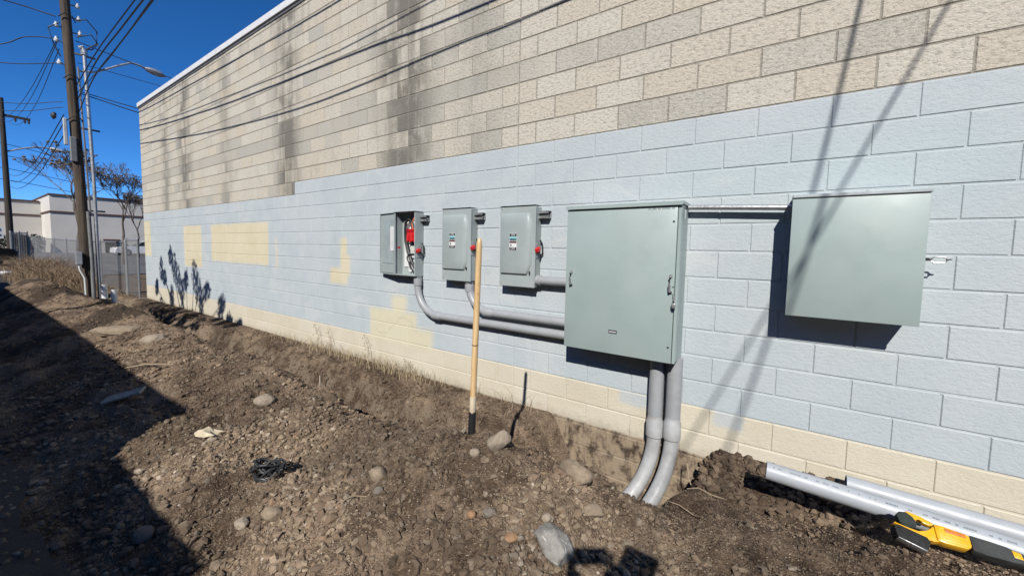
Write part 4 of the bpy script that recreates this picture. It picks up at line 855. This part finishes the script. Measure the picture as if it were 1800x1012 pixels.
# ================================================================== FENCE
fen_m = simple('fence_steel', (.34, .345, .35), .45, .5, var=.1)
def fence(a, b, nposts, h, label, zf, mesh_step=.085, pr=.026):
    a, b = Vector(a), Vector(b); L_ = (b-a).length; u = (b-a)/L_; e = empty('chain_link_fence', (a.x, a.y, zf(a.x)), label, 'fence')
    for i in range(nposts):
        q = a+u*L_*i/(nposts-1); z = zf(q.x); po = MB().tube([(q.x, q.y, z-.3), (q.x, q.y, z+h)], pr, 8).build('post', fen_m, e); MB().ball((q.x, q.y, z+h+.01), pr*1.2, 1).build('post_cap', fen_m, po)
    for i in range(nposts-1):
        q0 = a+u*L_*i/(nposts-1); q1 = a+u*L_*(i+1)/(nposts-1); MB().cyl((q0.x, q0.y, zf(q0.x)+h-.03), (q1.x, q1.y, zf(q1.x)+h-.03), .02, None, 6).build('top_rail', fen_m, e)
    b_ = MB(); n = int(L_/mesh_step); H = h-.08; w = .0022; side = Vector((-u.y, u.x, 0))*.0022
    for i in range(-int(H/mesh_step), n):
        for s in (1, -1):
            t0, t1 = i*mesh_step, i*mesh_step+H; z0_, z1_ = (.04, .04+H) if s > 0 else (.04+H, .04); c0, c1 = max(t0, 0), min(t1, L_)
            if c1-c0 < .05: continue
            f0, f1 = (c0-t0)/H, (c1-t0)/H; A = a+u*c0; B_ = a+u*c1; za, zb = z0_+(z1_-z0_)*f0, z0_+(z1_-z0_)*f1; A = Vector((A.x, A.y, zf(A.x)+za))+side*s; B_ = Vector((B_.x, B_.y, zf(B_.x)+zb))+side*s
            b_.tube([A, B_], w, 3, False)
    o = b_.build('wire_mesh', fen_m, e, recalc=False); tag(o, kind='stuff'); return e
zfar = lambda x: float(far(np.array([x]), 0)[0])
fence((-16.0, -.08, 0), (-17.0, -.13, 0), 2, 1.72, 'short chain link fence panel closing the gap at the building corner', zfar)
fence((-17.05, -.14, 0), (-40, -.15, 0), 8, 1.66, 'chain link fence running away from the building corner past the lot', zfar, .1)
fence((-40.1, -.2, 0), (-37.5, -1.0, 0), 3, 1.9, 'dark screened fence section turning out to the alley', zfar, .05, .05)
zp = zfar(-38.8); e = empty('screen_panel', (-38.8, -.6, zp), 'dark slatted screen fixed to the far fence section', 'screen'); 
for i in range(7):
    t = i/7; MB().box((-40.05+2.5*t, -.27-.8*t, zp+.05), (-40.05+2.5*(t+.11), -.24-.8*t, zp+1.75)).build('slat', simple('screen_slat', (.05, .055, .06), .7), e)
# pvc stubs, snow patch
for x_, y_, lab in ((-12.4, -1.38, 'left of two white pipe stubs standing at the pole foot'), (-12.15, -1.28, 'right of two white pipe stubs standing at the pole foot')):
    z = GH(x_, y_); o = MB().hollow((x_, y_, z-.1), (x_-.02, y_, z+.34), .05, .043, 16).build('pipe_stub', white_m); tag(o, lab, 'pipe', 'white pipe stubs')
b = MB(); b.ball((-30, -1.6, zfar(-30)+.02), .6, 3, (1.3, .7, .12), .25); tag(b.build('snow_patch', simple('old_snow', (.75, .77, .8), .6), None, True), 'small patch of old snow at the alley edge far left', 'snow')

# ================================================================== FAR BUILDING
wb_m = simple('stucco_white', (.65, .622, .57), .9, var=.06, scale=.5); trim_m = simple('brown_trim', (.10, .05, .035), .7); glass_m = simple('dark_glass', (.012, .015, .018), .12); door_m = simple('roll_door', (.5, .5, .48), .6)
e = empty('warehouse', (-66, 8, .4), 'long low white stucco warehouse with brown roof trim beyond the lot', 'building')
H1, H2 = 6.15, 5.72
MB().box((-90, 2.87, .2), (-60, 60, H1)).build('front_wing', wb_m, e); MB().box((-90, -40, .2), (-66, 2.865, H2)).build('rear_wing', wb_m, e)
MB().box((-90, 2.82, H1), (-59.9, 60, H1+.16)).build('roof_trim', trim_m, e); MB().box((-90, -40, H2), (-65.9, 2.80, H2+.16)).build('roof_trim', trim_m, e)
MB().box((-59.995, 2.8, 4.45), (-59.93, 60, 4.62)).build('wall_band', trim_m, e); MB().box((-65.9, 2.80, 4.45), (-60, 2.865, 4.62)).build('wall_band', trim_m, e); MB().box((-65.995, -40, 4.25), (-65.93, 2.79, 4.4)).build('wall_band', trim_m, e)
w = MB().box((-59.99, 6.55, .5), (-59.95, 7.5, 1.75)).build('doorway', glass_m, e); MB().box((-59.97, 6.4, 1.76), (-59.5, 7.65, 1.95)).build('door_canopy', trim_m, w)
for y_ in (11.5, 15.5): MB().box((-59.99, y_, .6), (-59.95, y_+1.6, 2.0)).build('window', glass_m, e)
for y_ in (-6.5, -3.2): MB().box((-65.99, y_, .5), (-65.95, y_+2.6, 2.3)).build('window', glass_m, e)
sg = MB().box((-52, -1.25, 1.75), (-51.95, -.45, 2.7)).build('lot_sign', white_m); tag(sg, 'small white lot sign beside the far pole', 'sign'); b = MB(); b.box((-51.94, -1.12, 2.35), (-51.93, -.58, 2.55)).box((-51.94, -1.12, 1.95), (-51.93, -.58, 2.1)); b.build('sign_marking', simple('sign_green', (.05, .12, .08), .6), sg); MB().cyl((-52.0, -.85, .3), (-52.0, -.85, 1.76), .04, None, 8).build('sign_post', fen_m, sg)
# ================================================================== VEGETATION
bark_m = simple('bark_grey', (.14, .115, .095), .9, var=.3, scale=6); seed_m = simple('seed_brown', (.17, .115, .07), .9, var=.3, scale=20)
def bare_tree(base, h, spread, label, seeds, sd, depth=8, r0=.09):
    g = random.Random(sd); e = empty('bare_tree', base, label, 'tree', 'bare trees in the lot'); T = MB(); Cm = MB(); S = MB()
    base = Vector(base); fork = base+Vector((g.uniform(-.2, .2), g.uniform(-.1, .1), h*.2)); T.tube([base-Vector((0, 0, .2)), base+(fork-base)*.5, fork], [r0*1.2, r0, r0*.85], 8)
    def grow(p, d, l, r, k):
        q = p+d*l; m_ = p+d*l*.5+Vector((g.uniform(-1, 1), g.uniform(-1, 1), g.uniform(-.3, .5)))*l*.07; Cm.tube([p, m_, q], [r, r*.85, r*.68], 5 if k < 3 else 3, False)
        if k >= depth:
            if seeds and g.random() < .13 and q.z > base.z+h*.55: S.ball(q, .07, 1, (1.2, 1.2, .8), .4)
            return
        for i in range(g.choice((2, 3, 3)) if k < 3 else g.choice((2, 2, 3))):
            nd = (d+Vector((g.uniform(-1, 1)*spread, g.uniform(-1, 1)*spread, g.uniform(.05, .8)))*.5).normalized(); grow(q, nd, l*g.uniform(.66, .86), max(r*.62, .0095), k+1)
    grow(fork, Vector((0, 0, 1)), h*.19, r0*.85, 0)
    T.build('trunk', bark_m, e); Cm.build('branches', bark_m, e, recalc=False)
    if seeds: tag(S.build('seed_clusters', seed_m, e), kind='stuff')
    return e
bare_tree((-37, 1.5, .3), 7.2, 1.35, 'spreading bare tree with brown seed clusters behind the near pole', True, 5)
bare_tree((-36, 3.35, .3), 6.6, 1.4, 'bare tree with upright branches close to the building corner', False, 8)
bare_tree((-46, 6.2, .4), 6.0, 1.0, 'smaller bare tree half hidden by the block building', False, 14)
leafd_m = simple('evergreen_leaf', (.02, .035, .016), .8, var=.4, scale=3)
def leafy(name, base, blobs, n, size, mat, label, cat, group=None, trunk=None):
    e = empty(name, base, label, cat, group); g = random.Random(int(base[0]*13+base[1]*7)); V = []; Fc = []
    for i in range(n):
        c, rad = g.choice(blobs); d_ = Vector((g.gauss(0, 1), g.gauss(0, 1), g.gauss(0, 1))).normalized()*g.random()**.35; p = Vector(c)+Vector((d_.x*rad[0], d_.y*rad[1], d_.z*rad[2])); a_ = Vector((g.gauss(0, 1), g.gauss(0, 1), g.gauss(0, 1))).normalized(); b_ = a_.orthogonal().normalized(); s = size*g.uniform(.5, 1.2); k = len(V)
        V += [p-a_*s, p+b_*s*.35, p+a_*s, p-b_*s*.35]; Fc.append((k, k+1, k+2, k+3))
    pydata('foliage', [tuple(v) for v in V], Fc, mat, e)
    if trunk: 
        T = MB(); [T.tube(*q) for q in trunk]; T.build('trunk', bark_m, e)
    return e
leafy('clipped_hedge', (-60, -1, .4), [((-60, y_*.9, 1.35), (.7, .7, .95)) for y_ in range(-3, 3)], 2600, .16, leafd_m, 'dark clipped hedge against the warehouse wall', 'hedge', trunk=[([(-60, -1, .2), (-60, -1, 1.2)], .05, 6)])
leafy('conifer', (-95, -2.2, .4), [((-95, -2.2, 6+k*.9), (1.5-k*.2, 1.5-k*.2, .8)) for k in range(6)], 2200, .3, leafd_m, 'dark conifer top showing above the warehouse roof', 'tree', trunk=[([(-95, -2.2, .2), (-95, -2.2, 10)], .15, 6)])
# dry brush by the fence and the pole
brush_m = simple('dry_brush', (.29, .205, .125), .9, var=.35, scale=8)
def brush(cx, cy, rx, ry, n, hm, label, sd):
    g = random.Random(sd); V = []; Fc = []
    for i in range(n):
        x_, y_ = g.gauss(cx, rx), g.gauss(cy, ry); y_ = min(y_, -.3); z = zfar(x_)+max(0, GH(x_, y_)-zfar(x_)); h_ = hm*g.uniform(.4, 1.1); dx, dy = g.gauss(0, .4)*h_, g.gauss(0, .4)*h_; w = g.uniform(.004, .009); k = len(V)
        for s in range(4):
            t = s/3; V += [(x_+dx*t*t, y_-w*(1-.8*t)+dy*t*t, z+h_*t*(1-.3*t)), (x_+dx*t*t, y_+w*(1-.8*t)+dy*t*t, z+h_*t*(1-.3*t))]
        for s in range(3): Fc.append((k+2*s, k+2*s+1, k+2*s+3, k+2*s+2))
    return tag(pydata('dry_brush', V, Fc, brush_m), label, 'brush', None, 'stuff')
brush(-21.0, -1.15, 1.0, .3, 1500, 1.0, 'tangle of dry tan brush beside the near pole', 3)
brush(-25.5, -1.0, 1.6, .35, 1900, 1.3, 'taller dry tan brush along the chain link fence', 4)
brush(-19.2, .25, 1.2, .35, 700, .3, 'low dry grass tuft at the foot of the corner fence', 6)
# tree across the alley whose foliage shades the wall near its far corner
g = random.Random(4); blobs = []
for bx, bz, hh in ((-14.25, .95, .7), (-14.0, .7, .4), (-13.45, 1.3, .5), (-13.2, 1.0, .8), (-12.95, .75, .8), (-12.7, .4, .7), (-12.4, .75, .5), (-11.85, .9, .7), (-11.65, .6, .9), (-11.45, .25, .8), (-11.1, .55, .4), (-10.3, .38, .35), (-10.4, .05, .5), (-13.5, .25, .6), (-14.7, .4, .4), (-9.95, .02, .4), (-9.5, -.05, .3),
 (-14.4, -.1, .5), (-13.6, -.25, .6), (-12.8, -.2, .6), (-12.1, -.25, .6), (-11.4, -.3, .6), (-10.7, -.35, .5), (-13.2, -.5, .5), (-12.3, -.55, .5), (-11.6, -.6, .5)):
    t = 5.0+g.uniform(-.3, .3); blobs.append(((bx+.395*t, -t, bz+.852*t), (.15+.07*g.random(), .15, hh*.47)))
leafy('alley_tree', (-10.3, -5.1, 0), blobs, 2900, .075, leafd_m, 'small leafy tree across the alley whose shade falls on the wall', 'tree', trunk=[([(-10.3, -5.1, -.1), (-10.4, -5.05, 2.4), (-10.3, -5.0, 4.2)], [.09, .075, .05], 8)]+[([(-10.35, -5.0, 3.4), ((c_[0]-10.3)/2, -5.0, (c_[2]+3.2)/2), c_], [.035, .022, .01], 5) for c_, _ in blobs])

# ================================================================== CARS
tyre_m = simple('tyre', (.02, .02, .02), .8); rim_m = simple('rim', (.5, .5, .52), .3, .7)
def car(loc, rz, paint, label, L_=4.5, W_=1.78):
    e = empty('parked_car', loc, label, 'car', None, rz); hw = W_/2
    body = [(-.5, .30), (-.495, .62), (-.46, .82), (-.30, .90), (-.17, .95), (-.02, 1.40), (.10, 1.47), (.26, 1.44), (.40, 1.05), (.47, .98), (.495, .80), (.5, .35)]
    low = [(-.5, .30), (-.495, .62), (-.46, .80), (-.30, .88), (-.17, .93), (.40, 1.0), (.47, .96), (.495, .80), (.5, .35)]
    M = Matrix.Translation(loc) @ Matrix.Rotation(rz, 4, 'Z')
    def loft(secs):
        b = MB(); rows = []
        for y_, sc, pts in secs: rows.append([b.bm.verts.new((x*L_*sc, y_, z)) for x, z in pts])
        for r0_, r1_ in zip(rows[:-1], rows[1:]):
            for i in range(len(r0_)): j = (i+1) % len(r0_); f = b.bm.faces.new((r0_[i], r0_[j], r1_[j], r1_[i])); f.smooth = True
        b.bm.faces.new(rows[0]); b.bm.faces.new(list(reversed(rows[-1]))); bmesh.ops.transform(b.bm, matrix=M, verts=b.bm.verts); return b
    loft([(-hw, .97, low), (-hw+.06, 1, low), (0, 1.0, low), (hw-.06, 1, low), (hw, .97, low)]).build('body', paint, e)
    cab = [(-.20, .90), (-.03, 1.38), (.09, 1.46), (.24, 1.43), (.38, 1.0)]; top = [(-.035, 1.37), (-.02, 1.42), (.09, 1.485), (.24, 1.455), (.265, 1.40)]
    loft([(-hw+.12, 1, cab), (hw-.12, 1, cab)]).build('glass_house', glass_m, e); loft([(-hw+.10, 1, top), (0, 1.02, top), (hw-.10, 1, top)]).build('roof', paint, e)
    for sx in (-.31, .30):
        for sy in (-1, 1):
            b = MB(); c = M @ Vector((sx*L_, sy*(hw-.09), .33)); n_2 = (M.to_3x3() @ Vector((0, sy, 0))); b.cyl(c-n_2*.1, c+n_2*.1, .33, None, 18); wq = b.build('wheel', tyre_m, e); MB().cyl(c+n_2*.101, c+n_2*.112, .2, .19, 14).build('rim', rim_m, wq)
    for sy in (-1, 1):
        MB().box((-.492*L_, sy*(hw-.25)-.16, .62), (-.478*L_, sy*(hw-.25)+.16, .74), .01, 1, M).build('headlight', white_m, e); MB().box((.483*L_, sy*(hw-.25)-.16, .72), (.496*L_, sy*(hw-.25)+.16, .86), .01, 1, M).build('tail_light', red_m, e)
    return e
car((-52, 7.9, .36), R(90), simple('paint_white', (.72, .73, .74), .25), 'white car parked by the warehouse at the building corner')
car((-36.5, -3.2, .17), R(100), simple('paint_black', (.012, .012, .014), .15), 'black car parked at the far left edge')

# ================================================================== ACROSS THE ALLEY (behind the camera)
ab_m = simple('garage_stucco', (.34, .32, .29), .9, var=.1, scale=1.2, bump=.3, bscale=60)
e = empty('garage_row', (-12, -6, 0), 'row of low stucco garages across the alley behind the photographer', 'building')
MB().box((-23, -12, -.2), (-3.32, -5.5, 2.98)).build('tall_garage', ab_m, e); MB().box((-3.315, -11, -.2), (-1.69, -5.5, 2.47)).build('low_annex', ab_m, e)
MB().box((-23.05, -12, 2.985), (-3.30, -5.49, 3.05)).build('roof_edge', trim_m, e); MB().box((-3.30, -11, 2.475), (-1.67, -5.49, 2.53)).build('roof_edge', trim_m, e)
for x_ in (-21, -17.5, -14, -10.5, -7): MB().box((x_, -5.495, 0), (x_+2.4, -5.46, 2.2)).build('garage_door', door_m, e)
bk_m = simple('blocker_brick', (.11, .06, .045), .9, var=.15, scale=.7)  # unseen block added to hide low sky and reduce fill on the wall
e = empty('sky_blocker', (-10, -30, 0), 'unseen tall brick block added behind the garages to cut sky light', 'building')
MB().box((-70, -45, -.2), (45, -27, 13.2)).build('wall', bk_m, e); MB().box((-70.2, -45, 13.21), (45.2, -26.8, 13.6)).build('parapet', trim_m, e)
for k in range(22):
    for z in (1.2, 4.6, 8.0): MB().box((-66+k*5, -26.99, z), (-64+k*5, -26.95, z+1.9)).build('window', glass_m, e)
# ---- the photographer, who stands behind the lens
cloth_m = simple('work_jacket', (.05, .055, .065), .9); skin_m = simple('skin', (.45, .28, .2), .6); jean_m = simple('work_trousers', (.06, .07, .1), .9)
hx, hy = -.37, -3.52
e = empty('person', (hx, hy, 0), 'person in a dark jacket and cap holding a phone up to take the picture', 'person')
bm = bmesh.new(); lay = bm.verts.layers.skin.verify()
def sv(p, rx, ry=None, root=False):
    v = bm.verts.new(p); v[lay].radius = (rx, ry or rx); v[lay].use_root = root; return v
zf = -.05
pel = sv((hx, hy-.03, .98+zf), .15, .12, True); wai = sv((hx, hy-.03, 1.14+zf), .14, .11); che = sv((hx, hy-.03, 1.36+zf), .17, .12); nkb = sv((hx, hy-.02, 1.54+zf), .075); nk = sv((hx, hy, 1.61+zf), .06); hd1 = sv((hx, hy, 1.70+zf), .055); hd2 = sv((hx, hy, 1.76+zf), .05)
for a_, b_ in ((pel, wai), (wai, che), (che, nkb), (nkb, nk), (nk, hd1), (hd1, hd2)): bm.edges.new((a_, b_))
for s in (-1, 1):
    sh = sv((hx+.19*s, hy-.03, 1.49+zf), .075); el = sv((hx+.27*s-.03, hy+.10, 1.30+zf), .05); 
    tgt = Vector((CAM.x, CAM.y, CAM.z))-_f*.045+_r*(.075*s)-_u*.03; wr = sv(tuple(tgt-_f*.06-Vector((0, 0, .05))), .034); ha = sv(tuple(tgt-_f*.015), .03)
    hp = sv((hx+.10*s, hy-.03, .92+zf), .10); kn = sv((hx+.12*s, hy-.0, .5+zf), .07); an = sv((hx+.13*s, hy-.03, .09+zf), .05); to = sv((hx+.15*s, hy+.14, .04+zf), .04)
    for a_, b_ in ((che, sh), (sh, el), (el, wr), (wr, ha), (pel, hp), (hp, kn), (kn, an), (an, to)): bm.edges.new((a_, b_))
me = bpy.data.meshes.new('body'); bm.to_mesh(me); bm.free(); me.materials.append(cloth_m); o = bpy.data.objects.new('body', me); link(o, e); o.matrix_parent_inverse = parent_inv(e)
sk_ = o.modifiers.new('skin', 'SKIN'); sk_.use_smooth_shade = True; sd_ = o.modifiers.new('sub', 'SUBSURF'); sd_.levels = 2; sd_.render_levels = 2
hb_ = MB(); hb_.ball((hx, hy+.02, 1.725+zf), .098, 3, (.78, .95, 1.18)); head = hb_.build('head', skin_m, e, True)
MB().prism([(-.014, -.022), (.014, -.022), (.006, .022), (-.006, .022)], .085, .132, Matrix.Translation((hx, hy+.01, 1.715+zf))).build('nose', skin_m, head)
for s in (-1, 1):
    MB().ball((hx+.078*s, hy+.01, 1.72+zf), .026, 2, (.35, .7, 1.1)).build('ear', skin_m, head); MB().ball((hx+.032*s, hy+.105, 1.745+zf), .011, 2).build('eye', darkm_m, head)
MB().box((hx-.024, hy+.103, 1.663+zf), (hx+.024, hy+.109, 1.671+zf), .002).build('mouth', simple('lips', (.35, .16, .13), .6), head)
c = MB(); c.ball((hx, hy+.0, 1.795+zf), .112, 3, (.9, 1.08, .72)); c.prism([(-.075, -.006), (.075, -.006), (.06, .006), (-.06, .006)], .06, .18, Matrix.Translation((hx-.01, hy, 1.82+zf))); c.build('cap', cloth_m, e, True)
for s in (-1, 1):
    base = Vector(CAM)-_f*.045+_r*(.085*s)-_u*.03
    for k in range(4):
        q = base+_u*(.045-.022*k); MB().tube([q-_f*.02, q+_f*.006+_r*(.008*s), q+_f*.008-_r*(.025*s)], [.009, .009, .007], 6).build('finger', skin_m, e)
ph = Matrix(((_r.x, _u.x, -_f.x, 0), (_r.y, _u.y, -_f.y, 0), (_r.z, _u.z, -_f.z, 0), (0, 0, 0, 1)))
tag(MB().box((-.075, -.037, .022), (.075, .037, .03), .003, 1, Matrix.Translation(CAM) @ ph).build('phone', darkm_m), 'dark phone held up by the photographer', 'phone')

# ------------------------------------------------------------------ surfaces are matched at +0.5 stop: bring every base colour to its real-world value
for m in bpy.data.materials:
    nt = m.node_tree; b = nt.nodes.get('Principled BSDF')
    if not b: continue
    mx = nt.nodes.new('ShaderNodeMix'); mx.data_type = 'RGBA'; mx.blend_type = 'MULTIPLY'; mx.inputs[0].default_value = 1.; mx.inputs[7].default_value = (.71, .71, .71, 1)
    s_ = b.inputs['Base Color']
    if s_.is_linked: nt.links.new(s_.links[0].from_socket, mx.inputs[6])
    else: mx.inputs[6].default_value = s_.default_value
    nt.links.new(mx.outputs[2], s_)
